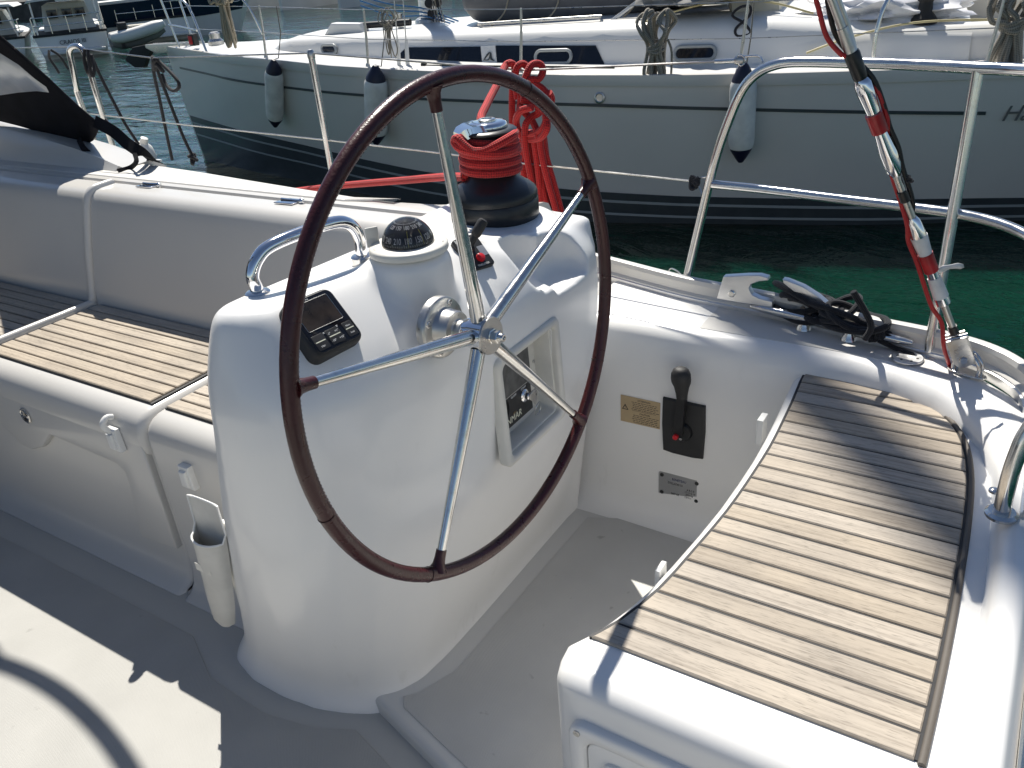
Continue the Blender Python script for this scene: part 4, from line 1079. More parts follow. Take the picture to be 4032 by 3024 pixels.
# ================================================================ ENGINE THROTTLE ON THE SIDE WALL
ty0 = .7945
thr = thing('engine_throttle', 'black single lever engine throttle on the white side wall', 'throttle', (0.089, 0.7945, 0.4211))
tcn = Vector((0.0869, 0.7945, 0.3872))
EX = Vector((1, 0, 0)); EZ = Vector((0, 0, 1)); EN = Vector((0, -1, 0))
slab('mounting_plate', [(-.062, .085), (.062, .085), (.064, .0), (.060, -.088), (.03, -.092), (-.03, -.092), (-.060, -.088), (-.064, 0)], tcn, EX, EZ, EN, -.004, .012, M['blackmat'], thr, .006)
lathe('pivot_boss', [(.030, .010), (.029, .020), (.026, .024), (0, .024)], tcn + Vector((0, 0, -.008)), M['black'], thr, EN, 32)
pv = tcn + Vector((0, -.024, -.008))
lv = [(-.006, 0, -.014, .014), (-.001, .05, -.013, .013), (.004, .10, -.011, .012), (.006, .135, -.0105, .0115)]
rings = []
for x_, z_, l_, r_ in lv:
    rings.append([pv + Vector((x_ + l_, 0, z_)), pv + Vector((x_ + r_, 0, z_)), pv + Vector((x_ + r_, -.012 - z_ * .10, z_)), pv + Vector((x_ + l_, -.012 - z_ * .10, z_))])
loft('lever', rings, M['black'], thr, ang=30)
hp_ = pv + Vector((.007, -.018, .125))
rings = []
for z_, a_, b_, oy in ((0, .0150, .012, 0), (.012, .0165, .0135, 0), (.035, .021, .0165, -.003), (.050, .0265, .021, -.006), (.062, .0275, .0235, -.008), (.078, .0265, .0235, -.009), (.090, .021, .019, -.009), (.096, .012, .011, -.009)):
    rings.append([hp_ + Vector((a_ * math.cos(t), oy + b_ * math.sin(t), z_)) for t in [2 * math.pi * k / 20 for k in range(20)]])
loft('lever_knob', rings, M['blackmat'], thr, ang=50)
lathe('neutral_button', [(.0078, .0), (.0078, .010), (.006, .012), (0, .012)], pv + Vector((-.010, -.010, -.006)), M['red_plastic'], thr, EN, 20)
lathe('set_screw', [(.004, .0), (.004, .004), (0, .004)], pv + Vector((.004, -.010, -.011)), M['steel'], thr, EN, 12)

# ---- caution sticker
sk0 = Vector((-0.0474, 0.7935, 0.4046))
stk = slab('caution_sticker', [(-.061, .0445), (.0625, .0445), (.061, -.0435), (-.0625, -.0435)], sk0, EX, EZ, EN, 0, .001, M['sticker'], org=sk0)
tagp(stk, 'tan caution sticker with black warning triangle beside the throttle', 'sticker')
tri = [(-.0105, -.009), (.0105, -.009), (0, .010)]
tc_ = sk0 + Vector((-.047, -.0012, .008))
v = [tc_ + EX * p[0] + EZ * p[1] for p in tri] + [tc_ + EX * p[0] * .62 + EZ * (p[1] * .62 - .0011) for p in tri]
mk('warning_triangle', v + [q + Vector((0, -.0003, 0)) for q in v], [(0, 1, 4, 3), (1, 2, 5, 4), (2, 0, 3, 5), (6, 7, 10, 9), (7, 8, 11, 10), (8, 6, 9, 11)], M['ink'], stk)
text('lettering', '!', .010, tc_ + Vector((0, 0, -.001)), EX, EZ, M['ink'], stk)
text('lettering', 'ATTENTION', .0072, sk0 + Vector((.012, -.0012, .036)), EX, EZ, M['ink'], stk)
text('lettering', 'CAUTION', .0072, sk0 + Vector((.014, -.0012, -.007)), EX, EZ, M['ink'], stk)
box('rule', sk0 + Vector((.012, -.0012, .001)), (.074, .0004, .0007), M['ink'], stk)
rnd = random.Random(3)
for q in range(5):
    for z_ in (.0285, -.0145):
        zz = z_ - q * .0058
        if zz < -.042: continue
        x_ = -.028 + rnd.uniform(0, .006); s_ = []
        while x_ < .050:
            wl = rnd.uniform(.004, .011); s_.append((x_, wl)); x_ += wl + .0022
        mb = MB()
        for (x0_, wl) in s_: mb.add(box_vf(sk0 + Vector((x0_ + wl / 2, -.0012, zz)), (wl, .0003, .0017)))
        mb.build('small_print_line', M['ink'], stk)

# ---- builder's plate
bp0 = Vector((0.0752, 0.794, 0.1753))
bpl = slab('builders_plate', rrect(.129, .083, .007), bp0, EX, EZ, EN, 0, .0015, M['plate'], org=bp0)
tagp(bpl, 'small grey metal builder\'s plate with four rivets under the throttle', 'plate')
for a_, b_ in ((-.054, .031), (.054, .031), (-.054, -.031), (.054, -.031)):
    lathe('rivet', [(.0062, .0012), (.0058, .003), (.004, .0042), (0, .0045)], bp0 + EX * a_ + EZ * b_, M['black'], bpl, EN, 16)
for s_, q, h in (('Beneteau', (0, .024), .0115), ('CYCLADES 50', (-.012, .009), .0095), ('A B C D', (.036, -.001), .0085), ('12 14 16 16', (.034, -.010), .0085), ('2033 Kg', (.032, -.019), .0085), ('138 Kw', (.028, -.028), .0085), ('0607 CE', (-.012, -.027), .0090)):
    text('lettering', s_.upper() if q == (0, .024) else s_, h, bp0 + EX * q[0] + EZ * q[1] + EN * .0017, EX, EZ, M['ink_blue'] if q == (0, .024) else M['ink'], bpl, wide=.8)

# ---- pocket for winch handles on the forward corner of the console
pk = thing('handle_pocket', 'limp cream fabric handle pocket hanging beside the console', 'pocket', (-.75, -.23, .15))
rings = []
for z_, dw, dp_ in ((.145, .020, .012), (.165, .040, .020), (.23, .048, .026), (.32, .051, .032), (.41, .053, .038), (.455, .055, .042)):
    c_ = Vector((-.765 + (z_ - .15) * .20, -.212, z_ - .012))
    ring = []
    for k in range(20):
        t = 2 * math.pi * k / 20
        yy = -abs(math.sin(t)) * dp_ if math.sin(t) < 0 else math.sin(t) * .004
        up_ = (z_ > .44)
        ring.append(c_ + Vector((dw * math.cos(t), yy, (.10 if up_ and math.sin(t) > .05 else 0) + (.02 if up_ and k in (0, 10) else 0))))
    rings.append(ring)
v, f = loft_vf(rings, True, False)
f.append(tuple(reversed(range(20))))
mk('pocket_body', v, f, plain('cream_vinyl', (.62, .605, .56), .5, var=.12, scale=10, bump=.3, bscale=25), pk, ang=60)
box('sun_block_board', (-.645, -.200, .35), (.095, .012, .28), M['white_plastic'], pk, bev=.003)  # hidden board added to stop a sliver of sun on the sole
tube('pocket_hem', rings[-1], .0028, M['white_plastic'], pk, 6, closed=True)
box('maker_label', rings[3][15] + Vector((.0, -.001, .045)), (.055, .0012, .022), M['cream_plastic'], pk, bev=.0004)

# ================================================================ COAMING HINGES
for i, q in enumerate(((-1.8208, 0.6212, 0.9885), (-1.1253, 0.6122, 0.9885))):
    q = Vector(q)
    hg = thing('locker_hinge', ['chrome locker hinge on the coaming edge nearer the sprayhood', 'chrome locker hinge on the coaming edge nearer the wheel rim'][i], 'hinge', q, 'hinges of the coaming locker lids')
    slab('hinge_leaf', [(-.042, -.024), (.030, -.020), (.036, .004), (-.038, .004)], q, (1, 0, 0), (0, 1, 0), (0, 0, 1), 0, .004, M['chrome'], hg, .0012)
    slab('hinge_leaf', [(-.036, .012), (.034, .012), (.026, .030), (-.026, .030)], q, (1, 0, 0), (0, 1, 0), (0, 0, 1), 0, .004, M['chrome'], hg, .0012)
    tube('hinge_knuckle', [q + Vector((-.040, .008, .004)), q + Vector((.042, .008, .004))], .0055, M['chrome'], hg, 14)
    lathe('pin_head', [(.0085, 0), (.009, .006), (.006, .012), (0, .013)], q + Vector((.042, .008, .005)), M['chrome'], hg, (1, 0, 0), 18)
# ================================================================ STERN RAIL, LIFELINES
push = thing('stern_rail', 'polished stainless stern rail with two horizontal tubes', 'guard rail', (.3, 1.05, .68))
TR = .0128
top = [(-0.0285, 1.0635, 0.665), (-0.0147, 1.065, 0.7394), (0.0141, 1.075, 0.8927), (0.0489, 1.085, 1.0684), (0.0869, 1.09, 1.1906), (0.1158, 1.09, 1.255), (0.1504, 1.088, 1.2916), (0.1928, 1.083, 1.3111), (0.249, 1.075, 1.3195), (0.3966, 1.04, 1.3214), (0.5507, 1.0, 1.3214), (0.6591, 0.96, 1.3211), (0.7439, 0.91, 1.3237), (0.8377, 0.8, 1.3293), (1.02, .45, 1.28)]
tube('top_rail', top, TR, M['steel'], push, 16, smooth=5)
mid = [(0.0465, 1.08, 1.0021), (0.1811, 1.06, 1.0039), (0.3801, 1.02, 1.005), (0.5473, 0.98, 1.0087), (0.6496, 0.95, 1.0115), (0.708, 0.93, 1.0107), (0.7652, 0.9, 1.0071), (0.8168, 0.86, 0.9989), (0.8755, 0.78, 0.9886), (1.0, .45, .97)]
tube('middle_rail', mid, TR * .92, M['steel'], push, 16, smooth=5)
lb = Vector((0.6612, 0.9019, 0.672))
lt = Vector((0.6573, 0.962, 1.3199))
tube('upright', [lb, lb.lerp(lt, .3), lb.lerp(lt, .6), lt], TR, M['steel'], push, 16)
for q in ((-0.021, 1.0441, 0.672), lb):
    lathe('foot_flange', [(.024, -.004), (.024, .003), (.017, .006), (.0, .006)], q, M['steel'], push, n=24)
# shackle loop and lashing at the rail corner
tube('wire_loop', [(-0.0841, 1.09, 0.729), (-0.0698, 1.08, 0.7416), (-0.0356, 1.06, 0.7356), (-0.0352, 1.06, 0.7153), (-0.0694, 1.08, 0.705), (-0.0825, 1.09, 0.7189)], .002, M['wire'], push, 6, True, 4)
tube('rail_eye', [(0.0847, 1.13, 1.3196), (0.1095, 1.12, 1.3275), (0.1476, 1.105, 1.3292), (0.1623, 1.09, 1.3179)], .0030, M['steel'], push, 8, smooth=4)

stan = thing('lifeline_stanchion', 'slim stainless stanchion carrying both lifelines behind the coaming', 'stanchion', (-1.51, 1.2, .67))
tube('post', [(-1.511, 1.2, .66), (-1.511, 1.2, 1.33)], .0125, M['steel'], stan, 14)
lathe('cap', [(.0135, 0), (.0145, .010), (.0135, .022), (.008, .030), (0, .031)], (-1.511, 1.2, 1.325), M['steel_dull'], stan, n=18)
lathe('base_socket', [(.03, 0), (.03, .01), (.018, .015), (.017, .07), (0, .07)], (-1.511, 1.2, .668), M['steel'], stan, n=20)

ga = thing('gate_hoop', 'bent stainless gate hoop at the side deck by the sprayhood', 'guard rail', (-2.9, 1.25, .67))
gp = [(-3.1186, 1.25, 1.1487), (-3.1121, 1.25, 1.2011), (-3.0961, 1.25, 1.2833), (-3.0857, 1.25, 1.3477), (-3.0687, 1.25, 1.3714), (-3.0262, 1.25, 1.3826), (-2.9867, 1.25, 1.3761), (-2.9672, 1.25, 1.3465), (-2.9692, 1.25, 1.263), (-2.9708, 1.25, 1.151), (-2.9687, 1.25, 1.0147), (-2.9629, 1.25, 0.896)]
gp = [tuple(Vector(gp[0]) + Vector((.03, 0, -.35)))] + gp
tube('hoop', gp, .0135, M['steel'], ga, 14, smooth=5)

def wire(name, pts, label, r=.0032, mat='wire'):
    o = tube(name, [Vector(p) for p in pts], r, M[mat], None, 7, org=pts[0])
    return tagp(o, label, 'lifeline', 'wire lifelines of the yacht')
wire('lifeline', [(-4.2, 1.33, 1.375), (-3.1067, 1.25, 1.3818), (-2.4756, 1.24, 1.3298), (-1.511, 1.2, 1.343), (-1.0236, 1.19, 1.3127), (-0.6106, 1.19, 1.2844), (-0.2515, 1.16, 1.3007), (0.08, 1.13, 1.3162)], 'upper wire lifeline running from the sprayhood to the stern rail')
wire('lifeline', [(-4.2, 1.33, 1.11), (-2.9361, 1.25, 1.079), (-2.3448, 1.24, 1.055), (-1.511, 1.2, 1.034), (-1.073, 1.19, 1.0182), (-0.6402, 1.17, 1.0024), (-0.0146, 1.1, 1.0007)], 'lower wire lifeline passing behind the winch')
tn_ = thing('lifeline_turnbuckle', 'small steel turnbuckle ending the upper lifeline at the stern rail', 'turnbuckle', (0.08, 1.13, 1.3162))
tube('barrel', [(0.0211, 1.138, 1.3132), (0.08, 1.13, 1.3162)], .0062, M['steel'], tn_, 10)
lathe('clevis', [(.010, -.012), (.012, -.006), (.012, .008), (.009, .013), (0, .013)], (0.0904, 1.128, 1.3176), M['steel_dull'], tn_, (1, 0, 0), 14)
tube('split_ring', [(0.0899, 1.12, 1.3322), (0.1023, 1.12, 1.3276), (0.1078, 1.12, 1.314), (0.0961, 1.12, 1.3051), (0.0869, 1.12, 1.3187)], .0020, M['steel'], tn_, 6, True, 3)
kb = thing('lashing', 'dark knotted lashing tying the lower lifeline to the stern rail', 'lashing', (-0.0146, 1.1, 1.0007))
rk = random.Random(9); kc = Vector((-0.0118, 1.1, 0.9996))
for k in range(3):
    tube('cord', [kc + Vector((rk.uniform(-.016, .016), rk.uniform(-.012, .012), rk.uniform(-.018, .018))) for _ in range(7)], .0050, M['thinrope'], kb, 6, True, 4)
tube('cord_tail', [kc, (0.0059, 1.095, 1.0137), (0.0334, 1.085, 1.0218)], .0022, M['wire'], kb, 6)
tube('cord_tail', [kc, (0.0041, 1.095, 0.9823), (0.0165, 1.085, 0.9648)], .0022, M['wire'], kb, 6)

# ================================================================ BACKSTAY
B0 = Vector((0.7495, 0.8152, 0.6999)); BD = Vector((-0.3624, -0.2513, 0.8975))
bs = thing('backstay', 'steel backstay and turnbuckle wrapped with red tape and cable at the stern', 'backstay', B0)
def bv(a, r0, n_=16, mat='steel', name='rod', flat=1.0):
    """round sections along the stay: list of (point, radius)"""
    return tube(name, [p for p, _ in a], [q for _, q in a], M[mat], bs, n_, ang=35)
bx_ = Vector((.847, .526, -.079)); bx_ = (bx_ - BD * bx_.dot(BD)).normalized(); by_ = BD.cross(bx_)
P_ = dict((k, Vector(q)) for k, q in [(-30, (0.4198, 0.5866, 1.5164)), (0, (0.4294, 0.5932, 1.4926)), (60, (0.4492, 0.6069, 1.4436)), (105, (0.4644, 0.6175, 1.406)), (112, (0.4668, 0.6192, 1.4)), (118, (0.4689, 0.6206, 1.3949)), (165, (0.4853, 0.6319, 1.3543)), (172, (0.4877, 0.6337, 1.3482)), (180, (0.4906, 0.6356, 1.3412)), (200, (0.4977, 0.6406, 1.3235)), (245, (0.5141, 0.6519, 1.2829)), (285, (0.5289, 0.6622, 1.2462)), (330, (0.5461, 0.6741, 1.2037)), (355, (0.5558, 0.6809, 1.1797)), (370, (0.5617, 0.6849, 1.1651)), (380, (0.5656, 0.6877, 1.1553)), (440, (0.5897, 0.7044, 1.0957)), (470, (0.6022, 0.713, 1.0649)), (478, (0.6055, 0.7153, 1.0566)), (500, (0.6147, 0.7217, 1.0337)), (510, (0.619, 0.7247, 1.0232)), (548, (0.6353, 0.736, 0.9828)), (555, (0.6383, 0.7381, 0.9752)), (580, (0.6494, 0.7457, 0.9479)), (585, (0.6515, 0.7473, 0.9425)), (620, (0.6673, 0.7582, 0.9035)), (640, (0.6764, 0.7645, 0.8809)), (650, (0.681, 0.7677, 0.8695)), (655, (0.6833, 0.7693, 0.8638)), (690, (0.6997, 0.7806, 0.8233)), (705, (0.7068, 0.7856, 0.8057)), (720, (0.714, 0.7906, 0.7878)), (735, (0.7213, 0.7956, 0.7698)), (760, (0.7335, 0.8041, 0.7395))])
bv([(P_[-30], .0085), (P_[60], .0085), (P_[105], .0085)], 0, 12, 'steel_dull', 'stay_rod')
tube('side_rod', [P_[-30] + bx_ * .010, P_[60] + bx_ * .010, P_[105] + bx_ * .008], .0055, M['steel_dull'], bs, 10)
bv([(P_[60], .011), (P_[105], .012), (P_[118], .0125)], 0, 14, 'steel_dull', 'terminal')
bv([(P_[112], .0135), (P_[118], .0150), (P_[165], .0135), (P_[172], .0120)], 0, 14, 'black_tape', 'tape_wrap')
bv([(P_[165], .008), (P_[172], .0135), (P_[180], .0165), (P_[200], .0165), (P_[245], .0125), (P_[285], .0122), (P_[330], .0170), (P_[355], .0165), (P_[370], .0130), (P_[372] if 372 in P_ else P_[380], .008)], 0, 18, 'chrome', 'turnbuckle_body')
bv([(P_[245], .0165), (P_[285], .0160)], 0, 16, 'red_tape', 'tape_wrap')
bv([(P_[370], .0078), (P_[478], .0078)], 0, 12, 'steel_dull', 'threaded_stud')
bv([(P_[440].lerp(P_[470], -.9), .0105), (P_[440].lerp(P_[470], -.2), .0110)], 0, 12, 'black_tape', 'tape_wrap')
bv([(P_[470], .009), (P_[478], .0130), (P_[510], .0165), (P_[548], .0125), (P_[580], .0120), (P_[620], .0120), (P_[640], .0150), (P_[655], .0150), (P_[660] if 660 in P_ else P_[655], .008)], 0, 18, 'chrome', 'turnbuckle_body')
bv([(P_[510], .0172), (P_[548], .0138)], 0, 16, 'white_tape', 'tape_wrap')
bv([(P_[548], .0152), (P_[585], .0150)], 0, 16, 'red_tape', 'tape_wrap')
bv([(P_[585].lerp(P_[620], .4), .0135), (P_[640], .0160)], 0, 16, 'white_tape', 'tape_wrap')
bv([(P_[655], .0078), (P_[720], .0080)], 0, 12, 'steel_dull', 'threaded_stud')
bv([(P_[705], .0105), (P_[720], .0105)], 0, 12, 'black_tape', 'tape_wrap')
# toggle plates, pin, chain plate
tp0 = P_[735]
XA = Vector((.82, -.57, 0)); XB = Vector((.57, .82, 0))         # plate faces the cockpit
dn = (B0 - tp0).normalized()
Vn = Vector((.05, -1, .25)); Vn = (Vn - dn * Vn.dot(dn)).normalized(); Vx = dn.cross(Vn).normalized()
for d in (-.013, .013):
    slab('toggle_plate', [(-.020, .012), (.020, .012), (.022, -.050), (.015, -.064), (0, -.068), (-.015, -.064), (-.022, -.050)], tp0 + Vn * d, Vx, -dn, Vn, -.002, .002, M['steel_dull'], bs, .0008)
lathe('toggle_pin', [(.009, -.020), (.009, .018), (.0075, .020), (0, .020)], tp0 + dn * .047, M['steel'], bs, Vn, 20)
tube('toggle_barrel', [tp0 - Vx * .024 - dn * .006, tp0 + Vx * .024 - dn * .006], .0065, M['steel'], bs, 14)
cp = Vector((0.7515, 0.8294, 0.677))
slab('chain_plate', [(.045 * math.cos(t), .018 * math.sin(t)) for t in [2 * math.pi * k / 28 for k in range(28)]], cp, (.93, -.37, 0), (.37, .93, 0), (0, 0, 1), 0, .004, M['steel'], bs, .001)
ax_ = Vector((.93, -.37, 0))
for dd in (-.006, .006):
    tube('u_bolt', [cp - ax_ * .028 + XB * dd, cp - ax_ * .026 + Vector((0, 0, .03)) + XB * dd, cp + Vector((0, 0, .052)) + XB * dd, cp + ax_ * .026 + Vector((0, 0, .03)) + XB * dd, cp + ax_ * .028 + XB * dd], .0042, M['steel'], bs, 10, smooth=6)
# cables
tube('red_cable', [P_[-30] - bx_ * .024, P_[0] - bx_ * .026, P_[60] - bx_ * .030, P_[105] - bx_ * .018, P_[118] - bx_ * .010, P_[165] + by_ * .018, P_[200] + bx_ * .019, P_[245] + bx_ * .021, P_[285] + bx_ * .016, P_[355] + by_ * .02, P_[470] - bx_ * .012, P_[510] - bx_ * .022, P_[555] - bx_ * .021, P_[620] - bx_ * .024, P_[655] - bx_ * .024, P_[690] - bx_ * .017, P_[735] - bx_ * .030, cp - ax_ * .03 + Vector((-.012, .012, .004))], .0048, M['red_cable'], bs, 9, smooth=5)
tube('black_cable', [P_[-30] + by_ * .012, P_[60] - bx_ * .012 + by_ * .01, P_[118] + by_ * .014, P_[180] + bx_ * .020, P_[245] + bx_ * .022, P_[285] + bx_ * .019, P_[330] + bx_ * .021, P_[370] + bx_ * .016, P_[440] + bx_ * .012, P_[478] + by_ * .014], .0050, M['black_cable'], bs, 9, smooth=5)
kq = P_[380].lerp(P_[440], .25) + bx_ * .016
tube('tie_knot', [kq + Vector((rk.uniform(-.008, .010), rk.uniform(-.008, .008), rk.uniform(-.008, .008))) for _ in range(7)], .0032, M['thinrope'], bs, 6, True, 4)
tt = P_[585].lerp(P_[620], .3)
v = []
for k in range(6):
    c_ = tt + bx_ * (.012 + k * .011) + Vector((0, 0, -.001 * k * k * .6 + .004))
    wv = .006 + .002 * math.sin(k * 2)
    v += [c_ + BD * wv + by_ * .003 * math.sin(k), c_ - BD * wv + by_ * .003 * math.sin(k + 1)]
v2 = [p + by_ * .0008 for p in v]
f = [(2 * k, 2 * k + 1, 2 * k + 3, 2 * k + 2) for k in range(5)] + [(12 + 2 * k, 12 + 2 * k + 2, 12 + 2 * k + 3, 12 + 2 * k + 1) for k in range(5)] + [(0, 2, 14, 12), (1, 13, 15, 3), (10, 11, 23, 22), (0, 12, 13, 1)]
f += [(2 * k, 2 * k + 2, 14 + 2 * k, 12 + 2 * k) for k in range(1, 5)] + [(2 * k + 1, 13 + 2 * k, 15 + 2 * k, 2 * k + 3) for k in range(1, 5)]
mk('loose_tape_end', v + v2, f, M['white_tape'], bs, ang=180)

# ================================================================ STERN CLEAT, FAIRLEADS, MOORING ROPE
ck = thing('mooring_cleat', 'long polished cleat on the side deck under a heap of black rope', 'cleat', (0.4173, 0.9985, 0.675))
c0, c1 = Vector((0.2035, 0.9715, 0.705)), Vector((0.6249, 0.8882, 0.705))
tube('horn_bar', [c0, c0.lerp(c1, .08), c0.lerp(c1, .35), c0.lerp(c1, .65), c0.lerp(c1, .92), c1], [.006, .0105, .0115, .0115, .0105, .006], M['steel'], ck, 16)
for t in (.36, .64):
    q = c0.lerp(c1, t)
    lathe('cleat_foot', [(.020, -.030), (.018, -.024), (.011, -.012), (.011, .0), (0, 0)], q, M['steel'], ck, n=18)
fa = thing('mooring_fairlead', 'pale cast fairlead with two curved horns on the toe rail', 'fairlead', (0.1549, 1.03, 0.7252))
h1 = [(1548, 645), (1558, 612), (1562, 598), (1580, 597), (1612, 595), (1640, 595), (1658, 600), (1659, 606), (1640, 608), (1622, 614), (1617, 624), (1624, 637), (1640, 645), (1668, 652), (1668, 664), (1600, 655)]
h2 = [(1690, 604), (1700, 606), (1735, 620), (1768, 641), (1760, 655), (1740, 650), (1712, 628), (1692, 612)]
FL1 = [(0.1097, 0.7168), (0.1211, 0.7636), (0.1255, 0.7831), (0.1486, 0.7875), (0.1889, 0.7953), (0.2237, 0.7998), (0.2461, 0.7962), (0.2479, 0.7886), (0.2247, 0.7829), (0.2028, 0.772), (0.1973, 0.7579), (0.207, 0.7418), (0.2277, 0.734), (0.2628, 0.7298), (0.2639, 0.7138), (0.1779, 0.7131)]
FL2 = [(0.2895, 0.8029), (0.3015, 0.8019), (0.3438, 0.7897), (0.384, 0.7685), (0.4051, 0.7524), (0.377, 0.743), (0.3528, 0.7523), (0.3177, 0.7758), (0.2926, 0.793)]
slab('horn', FL1, (0, .962, 0), (1, 0, 0), (0, 0, 1), (0, -1, 0), -.022, 0, M['alu'], fa, .0022)
slab('horn', FL2, (0, .945, 0), (1, 0, 0), (0, 0, 1), (0, -1, 0), -.022, 0, M['alu'], fa, .0022)
lathe('bolt', [(.011, 0), (.011, .003), (.0075, .005), (.0075, .006), (0, .006)], (0.1521, 0.962, 0.738), M['steel'], fa, (0, -1, 0), 6)
br = thing('black_mooring_rope', 'tangled black mooring rope heaped over the stern cleat', 'rope', (0.4087, 0.983, 0.68))
rb = random.Random(21)
bc0 = Vector((0.248, 1.0302, 0.69)); bc1 = Vector((0.5491, 0.9, 0.69))
dirr = (bc1 - bc0).normalized(); sid = Vector((-dirr.y, dirr.x, 0)); Lb = (bc1 - bc0).length
for k in range(11):
    pts = []; ph = rb.uniform(0, 6.28); a0_ = .16 + .065 * k + rb.uniform(-.03, .03); hl = rb.uniform(.16, .30) * (1.2 if k % 3 == 0 else 1)
    tw = rb.uniform(-.5, .9)
    for j in range(8):
        t = 2 * math.pi * j / 8
        al = math.cos(t) * hl * Lb; ac = math.sin(t) * .045
        pts.append(bc0.lerp(bc1, min(.85, a0_)) + dirr * (al * math.cos(tw) - ac * math.sin(tw) * .4) + sid * (al * math.sin(tw) * .35 + ac) + Vector((0, 0, .006 + .014 * (k % 4) + .032 * max(0, math.sin(t + ph)))))
    tube('rope_loop', pts, .0082, M['blackrope'], br, 9, True, 6)
tube('rope_end', [(0.5203, 0.86, 0.7099), (0.532, 0.855, 0.7462), (0.5137, 0.85, 0.7866), (0.4944, 0.845, 0.818), (0.4841, 0.84, 0.8362)], .0080, M['blackrope'], br, 9, smooth=4)
kn_ = Vector((0.5399, 0.9024, 0.7))
for k in range(3):
    tube('stopper_knot', [kn_ + dirr * rb.uniform(-.022, .022) + sid * rb.uniform(-.016, .016) + Vector((0, 0, rb.uniform(-.008, .026))) for _ in range(7)], .0075, M['blackrope'], br, 9, True, 4)
tube('rope_end', [(0.546, 0.896, 0.695), (0.5772, 0.8964, 0.684), (0.6057, 0.8845, 0.682), (0.6302, 0.8748, 0.681)], .0062, M['blackrope'], br, 8, smooth=4)
fc_ = Vector((0.6211, 0.8579, 0.677))
cap_ = lathe('deck_filler_cap', [(.036, 0), (.036, .0025), (.034, .004), (.030, .0035), (.012, .004), (.006, .002), (0, .002)], fc_, M['alu'], None, n=36, org=fc_)
tagp(cap_, 'round grey metal filler cap set flush in the side deck', 'filler cap')
for k in range(6):
    t = k * math.pi / 3
    lathe('grip_hole', [(.0032, 0), (.0032, .0006), (0, .0006)], fc_ + Vector((.022 * math.cos(t), .022 * math.sin(t), .0036)), M['black'], cap_, n=10)

# ---- aft grab rail rising from the stern quarter at the right edge
gr = thing('aft_grab_rail', 'bent steel grab rail rising from the quarter beside the helm seat', 'handrail', (0.8671, 0.2929, 0.676))
gb = Vector((0.8655, 0.2951, 0.676))
tube('tube', [gb, (0.8642, 0.292, 0.7223), (0.865, 0.296, 0.7635), (0.868, 0.302, 0.7985), (0.8736, 0.31, 0.8322), (0.8927, 0.325, 0.8826), (0.921, 0.34, 0.9332)], .0140, M['steel'], gr, 18, smooth=5)
lathe('foot_flange', [(.026, -.004), (.027, .002), (.022, .007), (.0, .007)], gb, M['steel'], gr, n=28)
lathe('eye_stud', [(.010, 0), (.010, .004), (.006, .007), (0, .008)], (0.8489, 0.3597, 0.677), M['steel'], gr, n=16)

# ================================================================ SPRAYHOOD
sh = thing('sprayhood', 'dark navy canvas sprayhood corner with clear window and straps', 'sprayhood', (-2.6, .8, 1.0))
def sheet(name, pts, off, mat, parent, ang=60):
    """cloth polygon with thickness, fan of quads kept as one n-gon per side"""
    P = [Vector(p) for p in pts]; n = len(P)
    off = Vector(off)
    v = P + [p + off for p in P]
    f = [tuple(range(n)), tuple(reversed(range(n, 2 * n)))] + [(k, (k + 1) % n, n + (k + 1) % n, n + k) for k in range(n)]
    return mk(name, v, f, mat, parent, ang=ang)
def shp(u_, v_): pass
# outer canvas border (ring round the window) split in strips
cv = [[(-2.505, 0.588, 1.5805), (-2.6629, 0.6375, 1.4946), (-3.0955, 0.7635, 1.2341), (-3.2516, 0.8058, 1.1317)], [(-2.4994, 0.6258, 1.5126), (-2.62, 0.6645, 1.4422), (-2.925, 0.7572, 1.2506), (-3.0947, 0.8058, 1.1362)], [(-2.4873, 0.642, 1.4825), (-2.5841, 0.6735, 1.4243), (-2.8475, 0.7554, 1.2556), (-3.0188, 0.8058, 1.1383)], [(-2.4561, 0.6726, 1.4246), (-2.526, 0.696, 1.3799), (-2.6922, 0.75, 1.2691), (-2.9015, 0.8148, 1.1208)], [(-2.4282, 0.705, 1.362), (-2.4962, 0.723, 1.3263), (-2.5522, 0.7473, 1.2763), (-2.7932, 0.8256, 1.0993)], [(-2.4078, 0.7257, 1.3212), (-2.465, 0.7392, 1.2937), (-2.4774, 0.75, 1.2715), (-2.7248, 0.8328, 1.0851)], [(-2.3927, 0.7464, 1.2798), (-2.4281, 0.759, 1.2536), (-2.5051, 0.786, 1.1955), (-2.6642, 0.84, 1.0708)], [(-2.3707, 0.7716, 1.2285), (-2.4105, 0.786, 1.1976), (-2.4734, 0.8085, 1.1478), (-2.5843, 0.8472, 1.0574)], [(-2.3426, 0.795, 1.1803), (-2.3718, 0.8058, 1.1566), (-2.4209, 0.8238, 1.1161), (-2.5113, 0.8517, 1.0502)], [(-2.3144, 0.813, 1.1428), (-2.3475, 0.822, 1.1224), (-2.392, 0.8328, 1.0973), (-2.4436, 0.8436, 1.0713)]]
